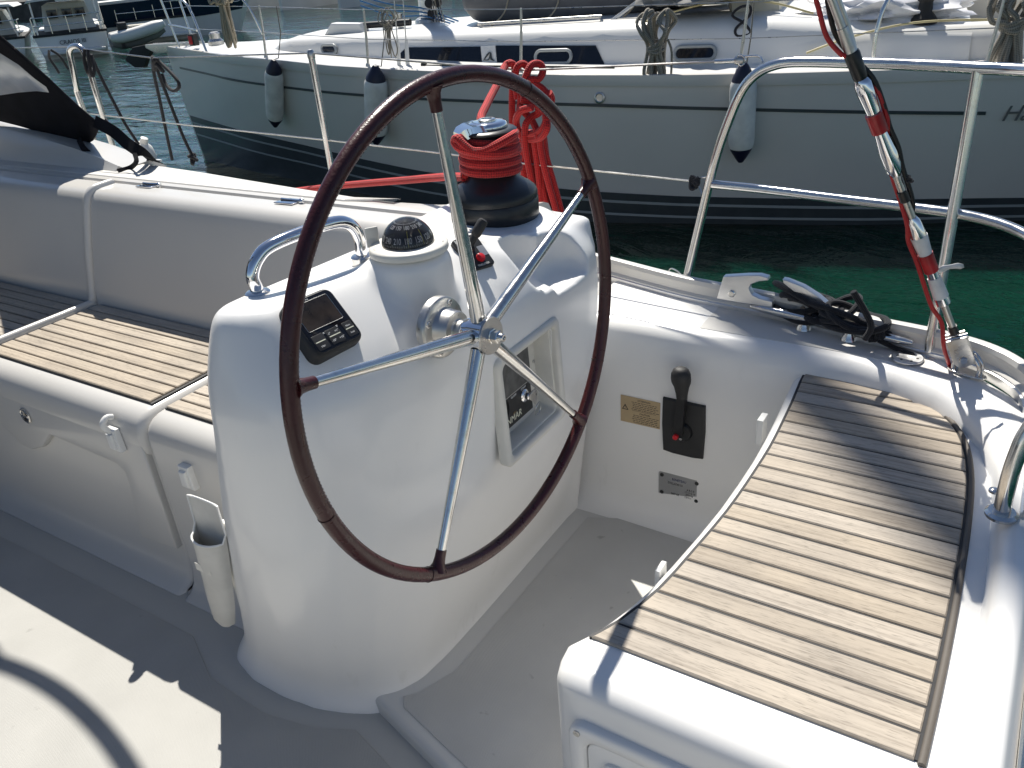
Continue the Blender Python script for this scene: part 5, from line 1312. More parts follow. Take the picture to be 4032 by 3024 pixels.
def grid_sheet(name, rows, cols, mat, parent, th=.004):
    v = []; f = []
    m = len(cols)
    for r in rows: v += [Vector(r[c]) for c in cols]
    n0 = len(v)
    v += [p + Vector((.2, 1, .1)).normalized() * th for p in v[:n0]]
    for i in range(len(rows) - 1):
        for j in range(m - 1):
            a_, b_, c_, d_ = i * m + j, i * m + j + 1, (i + 1) * m + j + 1, (i + 1) * m + j
            f.append((a_, b_, c_, d_)); f.append((n0 + d_, n0 + c_, n0 + b_, n0 + a_))
    R_ = len(rows)
    for i in range(R_ - 1):
        for j in (0, m - 1):
            a_, d_ = i * m + j, (i + 1) * m + j
            f.append((a_, d_, n0 + d_, n0 + a_))
    for j in range(m - 1):
        for i in (0, R_ - 1):
            a_, b_ = i * m + j, i * m + j + 1
            f.append((a_, b_, n0 + b_, n0 + a_))
    return mk(name, v, f, mat, parent, ang=70)
grid_sheet('canvas_edge', cv, (0, 1), M['canvas'], sh)
grid_sheet('canvas_skirt', cv, (2, 3), M['canvas'], sh)
grid_sheet('canvas_corner', cv[5:], (1, 2), M['canvas'], sh)
grid_sheet('clear_window', cv[:6], (1, 2), M['vinyl'], sh, .002)
tube('seam_piping', [r[0] for r in cv], .007, M['canvas'], sh, 8, smooth=3)
st_ = [(-2.3001, 0.79, 1.1617), (-2.177, 0.775, 1.1309), (-2.0968, 0.765, 1.0919), (-2.0206, 0.76, 1.0626), (-2.1115, 0.8778, 0.996)]
def strap(name, pts, wdt, mat, parent, side=(0, 0, 1), th=.003):
    C_ = catmull(pts, 5); v = []; f = []
    for i, p in enumerate(C_):
        t = (C_[min(i + 1, len(C_) - 1)] - C_[max(i - 1, 0)]).normalized()
        s_ = t.cross(Vector((.55, -.8, .2))).normalized() * wdt * .5
        n_ = t.cross(s_).normalized() * th * .5
        v += [p + s_ + n_, p - s_ + n_, p - s_ - n_, p + s_ - n_]
    for i in range(len(C_) - 1):
        for k in range(4): f.append((4 * i + k, 4 * i + (k + 1) % 4, 4 * i + 4 + (k + 1) % 4, 4 * i + 4 + k))
    f += [(3, 2, 1, 0), tuple(4 * (len(C_) - 1) + k for k in range(4))]
    return mk(name, v, f, mat, parent, ang=40)
strap('tie_strap', st_, .045, M['canvas'], sh)
strap('tie_strap', [(-2.2562, 0.8, 1.1609), (-2.1617, 0.785, 1.1157), (-2.0759, 0.775, 1.077), (-2.1681, 0.888, 0.996)], .022, M['canvas'], sh)
strap('loose_strap', [(-2.4623, 0.8, 1.0872), (-2.3953, 0.77, 1.0569), (-2.4148, 0.8169, 1.02), (-2.3454, 0.8264, 1.003), (-2.3184, 0.8437, 1.004)], .024, M['canvas'], sh)
strap('loose_strap', [(-2.0749, 0.765, 1.0793), (-2.0307, 0.74, 1.0582), (-2.0066, 0.72, 1.0388), (-2.126, 0.7687, 1.0), (-2.1228, 0.7122, 1.0)], .018, M['canvas'], sh)
for q in ((-2.1173, 0.8884, 0.995), (-2.4672, 0.9016, 0.998)):
    box('strap_eye', Vector(q) + Vector((0, 0, .004)), (.03, .012, .008), M['white_plastic'], sh, bev=.003)

# ---- dark fender lines hanging from the upper lifeline
def line_thing(name, label, groups, r=.0075, mat='thinrope'):
    o = thing(name, label, 'rope', groups[0][0], 'dark fender lines tied to the lifeline')
    for g in groups: tube('line', g, r, M[mat], o, 8, smooth=4)
    return o
a = line_thing('fender_line', 'dark doubled fender line with a loop hanging over the bow of the next yacht',
    [[(-2.4732, 1.24, 1.3353), (-2.5232, 1.26, 1.2618), (-2.5876, 1.3, 1.1481), (-2.6442, 1.33, 1.0091), (-2.6982, 1.36, 0.862)],
     [(-2.4842, 1.25, 1.3267), (-2.5033, 1.27, 1.2508), (-2.5307, 1.31, 1.1076), (-2.5419, 1.34, 0.9692), (-2.5301, 1.36, 0.8643)],
     [(-2.4534, 1.24, 1.3241), (-2.3837, 1.23, 1.2848), (-2.3231, 1.22, 1.2405), (-2.3285, 1.22, 1.2127), (-2.3696, 1.22, 1.2012), (-2.4176, 1.23, 1.2197), (-2.4421, 1.24, 1.2648)]])
kc = Vector((-2.4576, 1.235, 1.3064))
tube('hitch', [kc + Vector((rk.uniform(-.03, .03), rk.uniform(-.02, .02), rk.uniform(-.03, .03))) for _ in range(8)], .009, M['thinrope'], a, 8, True, 4)
tube('hitch', [Vector((-2.5343, 1.36, 0.8705)) + Vector((rk.uniform(-.02, .02), rk.uniform(-.02, .02), rk.uniform(-.02, .02))) for _ in range(7)], .008, M['thinrope'], a, 8, True, 4)
line_thing('fender_line', 'dark fender line wrapped on the gate hoop and trailing aft of it',
    [[(-2.9198, 1.24, 1.3668), (-2.9109, 1.22, 1.307), (-2.9125, 1.22, 1.2577), (-2.8986, 1.23, 1.2858), (-2.9078, 1.24, 1.3433)],
     [(-2.9422, 1.24, 1.371), (-2.955, 1.23, 1.3255), (-2.9565, 1.23, 1.27), (-2.9269, 1.24, 1.3141), (-2.9398, 1.25, 1.3579)],
     [(-2.9093, 1.24, 1.3472), (-2.9259, 1.27, 1.2399), (-2.93, 1.3, 1.1221), (-2.9211, 1.32, 1.0234), (-2.8933, 1.34, 0.9294)]])
line_thing('fender_line', 'dark line tied on the lifeline just forward of the gate hoop',
    [[(-3.2608, 1.26, 1.3645), (-3.2923, 1.27, 1.3327), (-3.2838, 1.28, 1.2897), (-3.2857, 1.29, 1.261)],
     [(-3.2432, 1.26, 1.3684), (-3.218, 1.28, 1.3369), (-3.2162, 1.3, 1.2762)]], .006)
wf = lathe('white_fender_top', [(0, -.12), (.07, -.10), (.08, -.02), (.07, .03), (.045, .07), (.02, .085), (.017, .11), (.0, .115)], (-3.0308, 1.42, 0.8377), M['fender'], None, (.5, .2, 1), 24, org=(-3.0308, 1.42, 0.8377))
tagp(wf, 'white fender top showing just above the deck edge behind the coaming', 'fender')
# ================================================================ NEIGHBOURING YACHT
NBx, NBy = -9.36, 6.58
def nw(u_, w_, z_): return Vector((NBx + .9895 * u_ + .1444 * w_, NBy + .1444 * u_ - .9895 * w_, z_))
SU = [0, 1.0, 1.45, 2.0, 2.78, 3.6, 4.5, 5.4, 6.34, 7.3, 8.8, 9.8, 10.9]; SB = [0.03, 0.6, 0.86, 1.1, 1.36, 1.6, 1.8, 1.93, 2.02, 2.02, 1.9, 1.75, 1.62]; SWL = [0.0, 0.4, 0.576, 0.77, 1.02, 1.36, 1.66, 1.86, 1.945, 1.86, 1.66, 1.4, 1.15]; SZH = [0.785, 0.755, 0.745, 0.73, 0.705, 0.665, 0.635, 0.605, 0.58, 0.56, 0.545, 0.54, 0.54]
CU = [2.0, 2.3, 2.85, 4.0, 5.0, 6.4, 7.4, 8.6]; CW = [0.45, 0.62, 0.76, 1.0, 1.18, 1.32, 1.37, 1.37]
def n_sheer(u_): return sinterp(u_, SU, SB), sinterp(u_, SU, SZH)
def hull_w(u_, z_):
    b_, zs = n_sheer(u_); bw = sinterp(u_, SU, SWL)
    t = min(1, max(0, (zs - z_) / (zs + .7)))
    return b_ + (bw - b_) * t ** 1.5
def stem_du(u_, z_): return -.16 * max(0, 1 - u_ / 1.2) * (z_ - WZ) / 1.5
M['hull'] = plain('pale_grey_topsides', (.66, .63, .585), .28, var=.03, scale=1.5, coat=.3)
M['ndeck'] = gelcoat('white_deck', (.80, .79, .76), .35, .2)
M['stripe'] = plain('dark_slate_stripe', (.055, .064, .068), .3, var=.1)
M['stripe_lt'] = plain('grey_stripe', (.34, .36, .36), .35, var=.05)
M['darkwin'] = plain('dark_acrylic', (.006, .008, .014), .10, var=.2)
M['cream'] = plain('cream_gelcoat', (.66, .61, .50), .4, var=.05, scale=3)
M['dinghy'] = plain('grey_hypalon', (.115, .118, .125), .55, var=.2, scale=4, bump=.4, bscale=9)
ny = thing('neighbour_yacht', 'pale grey sailing yacht with dark window band moored alongside', 'yacht', tuple(nw(5, 0, WZ)))
us = [0, .12, .3, .6, 1.0, 1.45, 2.0, 2.78, 3.6, 4.5, 5.4, 6.34, 7.3, 8.1, 8.8, 9.8, 10.9]
tz_ = [1, .93, .8, .65, .5, .35, .2, .08, 0, -.12, -.3]
rings = []
for u_ in us:
    b_, zs = n_sheer(u_); near = []
    for t in tz_:
        z_ = WZ + (zs - WZ) * t if t >= 0 else WZ + t
        w_ = hull_w(u_, z_) if t >= 0 else hull_w(u_, WZ) * (1 + t * 1.6)
        near.append((u_ + stem_du(u_, z_), max(.004, w_), z_))
    ring = [nw(a, w_, z_) for a, w_, z_ in near] + [nw(a, -w_, z_) for a, w_, z_ in reversed(near)]
    rings.append(ring)
v, f = loft_vf(rings, False, False)
f.append(tuple(len(v) - len(rings[0]) + k for k in range(len(rings[0]))))
f.append(tuple(reversed(range(len(rings[0])))))
hull = mk('hull', v, f, M['hull'], ny, ang=50)
def strip(name, zf, h, u0, u1, mat, off=.004, n_=48, parent=None):
    rows = []
    for k in range(n_ + 1):
        u_ = u0 + (u1 - u0) * k / n_; z_ = zf(u_); hh = h(u_) if callable(h) else h
        nv = 1 if hh < .05 else 8
        rows.append([nw(u_ + stem_du(u_, q), hull_w(u_, q) + o_, q) for q, o_ in [(z_ + hh / 2, .0)] + [(z_ + hh / 2 - hh * j / nv, off) for j in range(nv + 1)] + [(z_ - hh / 2, .0)]])
    return loft(name, rows, mat, parent or hull, closed=False, ang=40)
strip('cove_stripe', lambda q: sinterp(q, [0, .2, 2.3, 3.65, 6.4, 7.3, 9.6], [.56, .556, .471, .424, .367, .333, .229]), .026, .25, 9.56, M['stripe'])
bt = lambda q: interp(q, [0, 2.1, 4.5, 7.3, 10.9], [-.08, -.17, -.32, -.44, -.50])
strip('boot_top', lambda q: (bt(q) - .95) / 2, lambda q: bt(q) + .95, .05, 10.85, M['stripe'], .006)
strip('boot_line', lambda q: interp(q, [0, 2.1, 4.5, 7.3, 10.9], [-.17, -.265, -.41, -.518, -.57]), .024, .06, 10.85, M['stripe_lt'], .010)
strip('boot_line', lambda q: interp(q, [0, 2.1, 4.5, 7.3, 10.9], [-.33, -.42, -.54, -.636, -.665]), .022, .08, 10.85, M['stripe_lt'], .010)
rows = []
for u_ in us + []:
    b_, zs = n_sheer(u_); d = stem_du(u_, zs)
    rows.append([nw(u_ + d, b_ + .012, zs - .055), nw(u_ + d, b_ + .020, zs - .01), nw(u_ + d, b_ + .018, zs + .035), nw(u_ + d, b_ - .012, zs + .04), nw(u_ + d, b_ - .03, zs + .01)])
loft('toe_rail', rows, M['hull'], ny, closed=False, ang=30)
rows = []
for u_ in us:
    b_, zs = n_sheer(u_); d = stem_du(u_, zs)
    rows.append([nw(u_ + d, (b_ - .015) * k, zs + .012 + .04 * (1 - k * k)) for k in (1, .8, .5, 0, -.5, -.8, -1)])
loft('deck', rows, M['ndeck'], ny, closed=False, ang=60)
# coachroof
cz = lambda q: sinterp(q, [2.0, 2.15, 2.4, 3.0, 4.0, 5.5, 7.0, 7.9, 8.4, 9.4], [.74, .85, .895, .91, .92, .94, .95, .94, .88, .80])
cws = lambda q: sinterp(q, CU, CW)
rows = []
for u_ in [2.0, 2.08, 2.2, 2.4, 2.85, 3.4, 4.0, 4.6, 5.2, 5.8, 6.4, 7.0, 7.5, 7.9, 8.2, 8.6, 9.4]:
    zs = n_sheer(u_)[1]; zt = cz(u_); w_ = cws(u_); h_ = max(.02, zt - zs)
    half = [(w_ + .06, zs - .01), (w_ + .055, zs + .03), (w_ + .06 - .35 * h_ * .45, zs + h_ * .45), (w_ + .06 - .35 * h_ * .75, zs + h_ * .75), (w_ + .02 - .35 * h_, zs + h_ * .90), (w_ - .05 - .35 * h_, zs + h_ * .97), (w_ * .75 - .12, zt + .006), (w_ * .4, zt + .014)]
    rows.append([nw(u_, a, b_) for a, b_ in half] + [nw(u_, 0, zt + .018)] + [nw(u_, -a, b_) for a, b_ in reversed(half)])
v, f = loft_vf(rows, False, False)
roof = mk('coachroof', v, f + [tuple(reversed(range(17)))], M['ndeck'], ny, ang=50)
def side_w(u_, z_): return cws(u_) + .06 - (z_ - n_sheer(u_)[1]) * .35
def on_side(name, poly, mat, parent, th=.012, off=.0, sub=1):
    P = []
    n_ = len(poly)
    for i in range(n_):
        a, b_ = Vector(poly[i]), Vector(poly[(i + 1) % n_])
        for k in range(sub): P.append(a.lerp(b_, k / sub))
    n_ = len(P)
    v = [nw(p.x, side_w(p.x, p.y) + off, p.y) for p in P] + [nw(p.x, side_w(p.x, p.y) + off + th, p.y) for p in P]
    f = [tuple(range(n_)), tuple(reversed(range(n_, 2 * n_)))] + [(k, (k + 1) % n_, n_ + (k + 1) % n_, n_ + k) for k in range(n_)]
    return mk(name, v, f, mat, parent, ang=30)
def on_quad(name, q4, mat, parent, off=.014, th=.006, nu=14, nv=4):
    """window following the curve of the cabin side; corners: bottom-left, top-left, top-right, bottom-right"""
    bl, tl, tr, br_ = [Vector(p) for p in q4]
    v = []; f = []
    for j in range(2):
        for a in range(nu + 1):
            for b_ in range(nv + 1):
                p = bl.lerp(br_, a / nu).lerp(tl.lerp(tr, a / nu), b_ / nv)
                v.append(nw(p.x, side_w(p.x, p.y) + (off if j else -.01), p.y))
    n1 = (nu + 1) * (nv + 1); I = lambda a, b_, j: j * n1 + a * (nv + 1) + b_
    for a in range(nu):
        for b_ in range(nv): f.append((I(a, b_, 1), I(a + 1, b_, 1), I(a + 1, b_ + 1, 1), I(a, b_ + 1, 1)))
    for a in range(nu):
        for b_ in (0, nv): f.append((I(a, b_, 0), I(a + 1, b_, 0), I(a + 1, b_, 1), I(a, b_, 1)))
    for b_ in range(nv):
        for a in (0, nu): f.append((I(a, b_, 0), I(a, b_ + 1, 0), I(a, b_ + 1, 1), I(a, b_, 1)))
    return mk(name, v, f, mat, parent, ang=30)
on_quad('cabin_window', [(4.001, 0.662), (4.178, 0.787), (5.108, 0.783), (5.146, 0.606)], M['darkwin'], roof)
on_quad('cabin_window', [(5.32, 0.6), (5.287, 0.788), (6.336, 0.765), (6.467, 0.565)], M['darkwin'], roof)
lg = on_quad('logo_panel', [(5.151, 0.606), (5.114, 0.783), (5.281, 0.788), (5.314, 0.605)], M['ndeck'], roof, .018, .006, 4)
ls = [(5.158, 0.66), (5.203, 0.712), (5.233, 0.728), (5.247, 0.675), (5.285, 0.658)]
tube('logo_mark', [nw(p[0], side_w(*p) + .026, p[1]) for p in ls], [.004, .010, .007, .012, .003], M['stripe'], lg, 6, smooth=4)
ls = [(5.169, 0.664), (5.216, 0.667), (5.23, 0.699), (5.233, 0.724)]
tube('logo_mark', [nw(p[0], side_w(*p) + .026, p[1]) for p in ls], [.003, .006, .006, .003], M['stripe'], lg, 6, smooth=4)
def oval_port(c, w_, h_, slant=0.0):
    pts = [(c[0] + x_ + y_ * slant, c[1] + y_) for x_, y_ in rrect(w_, h_, h_ * .48, 5)]
    fr_ = tube('port_frame', [nw(p[0], side_w(*p) + .020, p[1]) for p in pts], .017, M['stripe_lt'], roof, 8, True)
    on_side('port_glass', [(c[0] + x_ * .9 + y_ * slant, c[1] + y_ * .85) for x_, y_ in rrect(w_, h_, h_ * .48, 4)], M['darkwin'], fr_, .012, .014)
oval_port((5.917, 0.68), .37, .11)
oval_port((7.269, 0.682), .36, .105)
oval_port((3.063, 0.778), .22, .085, -.25)
# small round vent in the topsides
pv_ = (6.597, 0.424)
lathe('hull_vent', [(.048, -.01), (.048, .006), (.036, .010), (.030, .004), (0, .002)], nw(pv_[0], hull_w(*pv_), pv_[1]), M['steel_dull'], ny, (-.144 * -1, -.9895, .05), 24)
hn = (9.665, 0.223)
text('name_lettering', 'Hanse', .17, nw(hn[0], hull_w(*hn) + .012, hn[1]), nw(hn[0] + .3, hull_w(hn[0] + .3, hn[1]), hn[1]) - nw(hn[0], hull_w(*hn), hn[1]), (0, .05, 1), M['stripe'], ny, 'LEFT', shear=.35, depth=.002)
box('deck_panel', nw(4.95, 1.79, .64), (.16, .05, .03), M['white_plastic'], ny, bev=.008)
# stanchions and lifelines
stn = [(2.42, 1.16), (4.07, 1.66), (5.82, 1.90), (7.74, 1.94), (9.5, 1.76)]
for u_, w_ in stn:
    zs = n_sheer(u_)[1]
    s_ = tube('stanchion', [nw(u_, w_, zs), nw(u_ + .03, w_, zs + .30), nw(u_ + .05, w_, zs + .56)], [.014, .013, .010], M['steel_dull'], ny, 10)
    lathe('stanchion_base', [(.03, 0), (.026, .03), (.018, .07), (0, .07)], nw(u_, w_, zs), M['steel_dull'], s_, n=14)
for hgt in (.55, .29):
    tube('lifeline', [nw(.85, .52, .75 + hgt)] + [nw(u_ + .045, w_, n_sheer(u_)[1] + hgt) for u_, w_ in stn], .0045, M['wire'], ny, 6)
# pulpit
pul = [(-9.5215, 0.7832), (-9.3783, 1.2078)]
pt = [nw(1.05, .58, .76), nw(.85, .50, 1.30), nw(.5, .36, 1.38), nw(.05, .13, 1.40), nw(-.02, 0, 1.40), nw(.05, -.13, 1.40), nw(.5, -.36, 1.38), nw(.85, -.5, 1.30), nw(1.05, -.58, .76)]
pu = tube('pulpit', pt, .015, M['steel'], ny, 12, smooth=4)
tube('pulpit_leg', [nw(.2, .14, .78), nw(.1, .16, 1.39)], .014, M['steel'], pu, 10)
tube('pulpit_leg', [nw(.2, -.14, .78), nw(.1, -.16, 1.39)], .014, M['steel'], pu, 10)
tube('pulpit_rail', [nw(.93, .53, 1.02), nw(.45, .3, 1.06), nw(.12, .15, 1.08)], .012, M['steel'], pu, 10)
# bow roller, windlass
slab('bow_roller', [(-.55, .02), (.35, .02), (.35, -.06), (-.38, -.10), (-.55, -.02)], nw(.1, .08, .83), (.9895, .1444, 0), (0, 0, 1), (.1444, -.9895, 0), -.01, .01, M['steel_dull'], ny, .003)
slab('bow_roller', [(-.55, .02), (.35, .02), (.35, -.06), (-.38, -.10), (-.55, -.02)], nw(.1, -.06, .83), (.9895, .1444, 0), (0, 0, 1), (.1444, -.9895, 0), -.01, .01, M['steel_dull'], ny, .003)
an = slab('anchor', [(-1.05, -.16), (-.85, .0), (-.55, .03), (.2, .02), (.2, -.03), (-.50, -.05), (-.62, -.14), (-.72, -.26), (-.90, -.26)], nw(.1, .01, .82), (.9895, .1444, 0), (0, 0, 1), (.1444, -.9895, 0), -.03, .03, M['rubber'], ny, .01)
lathe('windlass', [(.10, 0), (.10, .06), (.07, .09), (.07, .15), (.05, .17), (0, .17)], nw(.75, .05, .79), M['steel_dull'], ny, n=20)
box('bow_light_box', nw(.62, .30, .90), (.10, .08, .14), M['black'], ny, bev=.01)
box('bow_light', nw(.60, .335, .90), (.07, .02, .10), M['red_plastic'], ny, bev=.01)
# mast foot, shrouds, deck gear
mb_ = nw(3.90, 0, .93)
mast = tube('mast', [mb_ + Vector((0, 0, z_)) for z_ in (0, 3, 8, 14)], .105, M['alu'], ny, 20)
lathe('mast_collar', [(.17, 0), (.16, .04), (.125, .06), (0, .06)], mb_, M['steel_dull'], mast, n=24)
for k in range(6):
    lathe('mast_block', [(.045, -.02), (.05, 0), (.045, .02), (0, .02)], mb_ + Vector((.12 + .05 * (k % 3), -.10 - .03 * (k % 2), .10 + .11 * (k // 2))), M['rubber'], mast, (.4, -.9, .2), 16)
for k in range(5):
    tube('halyard', [mb_ + Vector((.10 + .03 * k, -.06, .9)), mb_ + Vector((.14 + .03 * k, -.12, .25)), mb_ + Vector((.25 + .06 * k, -.25 - .03 * k, .03))], .007, M[['thinrope', 'greyrope', 'beigerope'][k % 3]], mast, 6, smooth=4)
M['bluerope'] = rope_mat('blue_rope', (.05, .20, .42), (.02, .08, .2), 60, 4)
for k in range(3):
    tube('blue_halyard', [nw(3.2, .30, .95) + Vector((0, 0, .32 - .05 * k)), nw(3.55, .22, 1.16 - .06 * k), mb_ + Vector((.0, -.1, .16 - .04 * k)), nw(4.4, .25 + .1 * k, .95)], .009, M['bluerope'], mast, 6, smooth=4)
tube('spinnaker_pole', [nw(2.95, .50, .97), nw(3.95, .52, .985)], .035, M['black'], ny, 12)
tube('roof_winch_post', [nw(3.75, .40, .92), nw(3.75, .40, 1.07)], .035, M['steel'], ny, 16)
slab('roof_fairing', [(0, 0), (.55, 0), (.50, .10), (.12, .12)], nw(2.85, .55, .905), (.9895, .1444, 0), (0, 0, 1), (.1444, -.9895, 0), -.06, .06, M['ndeck'], ny, .02)
for k, du in enumerate((0, .10)):
    cpn = nw(4.30 + du, 1.45, .64)
    sr = tube('shroud', [cpn, cpn + Vector((.02, .10, 1.2)), nw(4.32, .55, 9.0)], .006, M['wire'], ny, 6)
    lathe('shroud_cover', [(.022, 0), (.020, .18), (.014, .26), (0, .26)], cpn, M['white_plastic'], sr, (.02, .10, 1), 12)
box('chain_plate_pad', nw(4.36, 1.45, .635), (.34, .14, .05), M['white_plastic'], ny, bev=.015)
tube('genoa_track', [nw(4.6, 1.47, .655), nw(6.6, 1.60, .61)], .012, M['black'], ny, 8)
lathe('track_end', [(.03, -.02), (.03, .02), (0, .02)], nw(4.6, 1.47, .66), M['black'], ny, (1, .15, 0), 14)
hr_ = [nw(4.98, .90, .90), nw(5.0, .91, .955), nw(5.06, .92, .965), nw(6.20, 1.02, .985), nw(6.28, 1.02, .975), nw(6.32, 1.02, .92)]
tube('roof_handrail', hr_, .014, M['steel_dull'], ny, 10, smooth=3)
# cockpit of the neighbour: coamings and far side, built as open well
loft('cockpit_coaming', [[nw(u_, w_ + a, z_) for a, z_ in ((.10, .56), (.06, .70), (0, .80), (-.12, .82), (-.18, .80), (-.20, .30))] for u_, w_ in ((7.9, 1.32), (8.6, 1.34), (9.4, 1.30), (10.3, 1.22), (10.9, 1.15))], M['ndeck'], ny, closed=False, ang=50)
loft('far_coaming', [[nw(u_, -w_ - a, z_) for a, z_ in ((.10, .56), (.06, .80), (0, .98), (-.10, 1.0), (-.16, .96), (-.20, .30))] for u_, w_ in ((7.7, 1.30), (8.6, 1.34), (9.4, 1.30), (10.3, 1.22), (10.9, 1.15))], M['cream'], ny, closed=False, ang=50)
loft('companionway', [[nw(u_, w_, .5), nw(u_ - .08, w_ * .96, 1.10), nw(u_ - .14, w_ * .85, 1.16), nw(u_ - .14, -w_ * .85, 1.16), nw(u_ - .08, -w_ * .96, 1.10), nw(u_, -w_, .5)] for u_, w_ in ((7.55, .95), (7.95, .90))], M['cream'], ny, ang=40)
nwc = nw(9.05, 1.16, .82)
nwi = lathe('cockpit_winch', [(.10, 0), (.10, .03), (.085, .05), (.055, .09), (.050, .16), (.075, .19), (.075, .205), (.05, .215), (0, .215)], nwc, M['rubber'], ny, n=32)
ar = [nw(8.72, 1.55, .56), nw(8.72, 1.54, .80), nw(8.76, 1.50, 1.0), nw(8.86, 1.42, 1.12), nw(9.3, 1.1, 1.35), nw(9.9, .7, 1.62), nw(10.6, .3, 1.9)]
tube('bimini_frame', ar, .018, M['steel'], ny, 12, smooth=5)
tube('bimini_frame', [nw(8.95, 1.32, 1.15), nw(8.75, 1.1, 1.34), nw(8.4, .75, 1.58), nw(8.0, .4, 1.9)], .020, M['steel_dull'], ny, 12)

# ---- fenders along its side
def fender(u_, label, ztop_, zbot, r=.10, du=0.0):
    zm = (ztop_ + zbot) / 2
    ct = nw(u_, hull_w(u_, ztop_ - .1) + r + .015, ztop_)
    cb = nw(u_ + du, hull_w(u_ + du, zbot + .1) + r + .01, zbot)
    ax = (ct - cb); Lh = ax.length; ax.normalize()
    fd_ = thing('boat_fender', label, 'fender', tuple(cb), 'white fenders hung on the neighbouring yacht')
    lathe('fender_body', [(0, .12), (r * .86, .12), (r * .97, .15), (r, .2), (r, Lh - .22), (r * .97, Lh - .17), (r * .86, Lh - .14), (0, Lh - .14)], cb, M['fender'], fd_, ax, 28)
    lathe('end_cap', [(r * .87, .125), (r * .80, .10), (r * .40, .03), (r * .2, .0), (0, -.002)], cb, M['navy'], fd_, ax, 24)
    lathe('end_cap', [(r * .87, Lh - .145), (r * .80, Lh - .11), (r * .40, Lh - .03), (r * .2, Lh), (0, Lh + .002)], cb, M['navy'], fd_, ax, 24)
    b_, zs = n_sheer(u_)
    tube('fender_line', [ct, nw(u_, b_ + .03, zs + .06), nw(u_ + .01, b_ - .08, zs + .30), nw(u_ + .02, b_ - .08, zs + .56)], .006, M['greyrope'], fd_, 6)
    return fd_
fender(2.77, 'white fender with navy ends nearest the bow of the next yacht', .76, .02, .10, -.33)
fender(4.31, 'white fender with navy ends seen behind the left of the steering wheel rim', .725, -.045, .115, -.19)
fender(7.81, 'white fender with navy ends behind the corner of the stern rail', .69, -.095, .105)

# ---- rope coils hung on its lifelines
def coil(name, label, top_c, w_, h_, mat, r=.014, n_=7, seed=1, waist=.45, dirv=None):
    rr = random.Random(seed); top_c = Vector(top_c)
    dx_ = dirv or Vector((.9895, .1444, 0)); oy = Vector((.1444, -.9895, 0))
    o = thing(name, label, 'rope', tuple(top_c - Vector((0, 0, h_))), 'coiled ropes on the neighbouring yacht')
    for k in range(n_):
        s_ = (k / (n_ - 1) - .5 + rr.uniform(-.12, .12)) * w_
        d_ = .03 + rr.uniform(0, .05)
        pts = [top_c + dx_ * (s_ - .03) + oy * d_ + Vector((0, 0, -.06)), top_c + dx_ * s_ + oy * .0 + Vector((0, 0, rr.uniform(.0, .03))), top_c + dx_ * (s_ + .03) - oy * d_ + Vector((0, 0, -.06)),
               top_c + dx_ * (s_ * .95 + rr.uniform(-.02, .02)) - oy * d_ + Vector((0, 0, -h_ * .25)), top_c + dx_ * (s_ * .35) - oy * .02 + Vector((0, 0, -h_ * waist)),
               top_c + dx_ * (s_ * .6 + rr.uniform(-.03, .03)) + Vector((0, 0, -h_ * .8)), top_c + dx_ * (s_ * .5 + rr.uniform(-.02, .02)) + oy * .03 + Vector((0, 0, -h_ * rr.uniform(.92, 1.0))),
               top_c + dx_ * (s_ * .7) + oy * .05 + Vector((0, 0, -h_ * .75)), top_c + dx_ * (s_ * .4) + oy * .055 + Vector((0, 0, -h_ * waist)), top_c + dx_ * (s_ * 1.0) + oy * (d_ + .02) + Vector((0, 0, -h_ * .25))]
        pts = [p + Vector((rr.uniform(-1, 1), rr.uniform(-1, 1), rr.uniform(-1, 1))) * (w_ * .075) for p in pts]
        tube('rope_turn', pts, r, M[mat], o, 8, True, 5)
    for k in range(3):
        zc = -h_ * (waist - .05 + k * .035)
        tube('wrapping_turn', [top_c + dx_ * (w_ * .24 * math.cos(t)) + oy * (.02 + .06 * math.sin(t)) + Vector((0, 0, zc + .015 * math.sin(t * 2 + k))) for t in [2 * math.pi * j / 12 for j in range(12)]], r, M[mat], o, 8, True, 3)
    return o
g1 = (7.073, 1.062)
c1 = coil('rope_coil', 'grey rope coil with dangling end hung from the lifeline by the oval port', nw(g1[0], 1.95, g1[1]), .27, .60, 'greyrope', .015, 8, 2)
tube('rope_tail', [nw(g1[0] + .10, 1.97, g1[1] - .2), nw(g1[0] + .135, 1.98, g1[1] - .3), nw(g1[0] + .13, 1.98, g1[1] - .52)], .010, M['greyrope'], c1, 8, smooth=4)
g2 = (9.637, 0.982)
coil('rope_coil', 'big grey rope bundle at the far right edge above the yacht name', nw(g2[0], 1.6, g2[1] + .05), .30, .62, 'greyrope', .020, 7, 5, .35)
g3 = (1.73, 1.468)
coil('rope_coil', 'beige rope bundle hanging from the bow rail of the next yacht', nw(g3[0], .85, g3[1]), .17, .62, 'beigerope', .016, 7, 8, .2)
g4 = nw(4.28, 1.50, 1.17)
coil('rope_coil', 'thin greenish line looped on the shroud base above the middle fender', g4, .10, .42, 'greyrope', .006, 4, 11, .35)
tube('black_shackle_loop', [nw(*p) for p in [((7.375, 0.973)[0], 1.45, (7.375, 0.973)[1])]] * 0 or [nw(7.62, 1.28, 1.02), nw(7.56, 1.30, .96), nw(7.66, 1.32, .90), nw(7.72, 1.33, .82), nw(7.62, 1.34, .80), nw(7.60, 1.33, .86), nw(7.70, 1.30, .95), nw(7.70, 1.28, 1.02)], .012, M['thinrope'], ny, 8, True, 4)
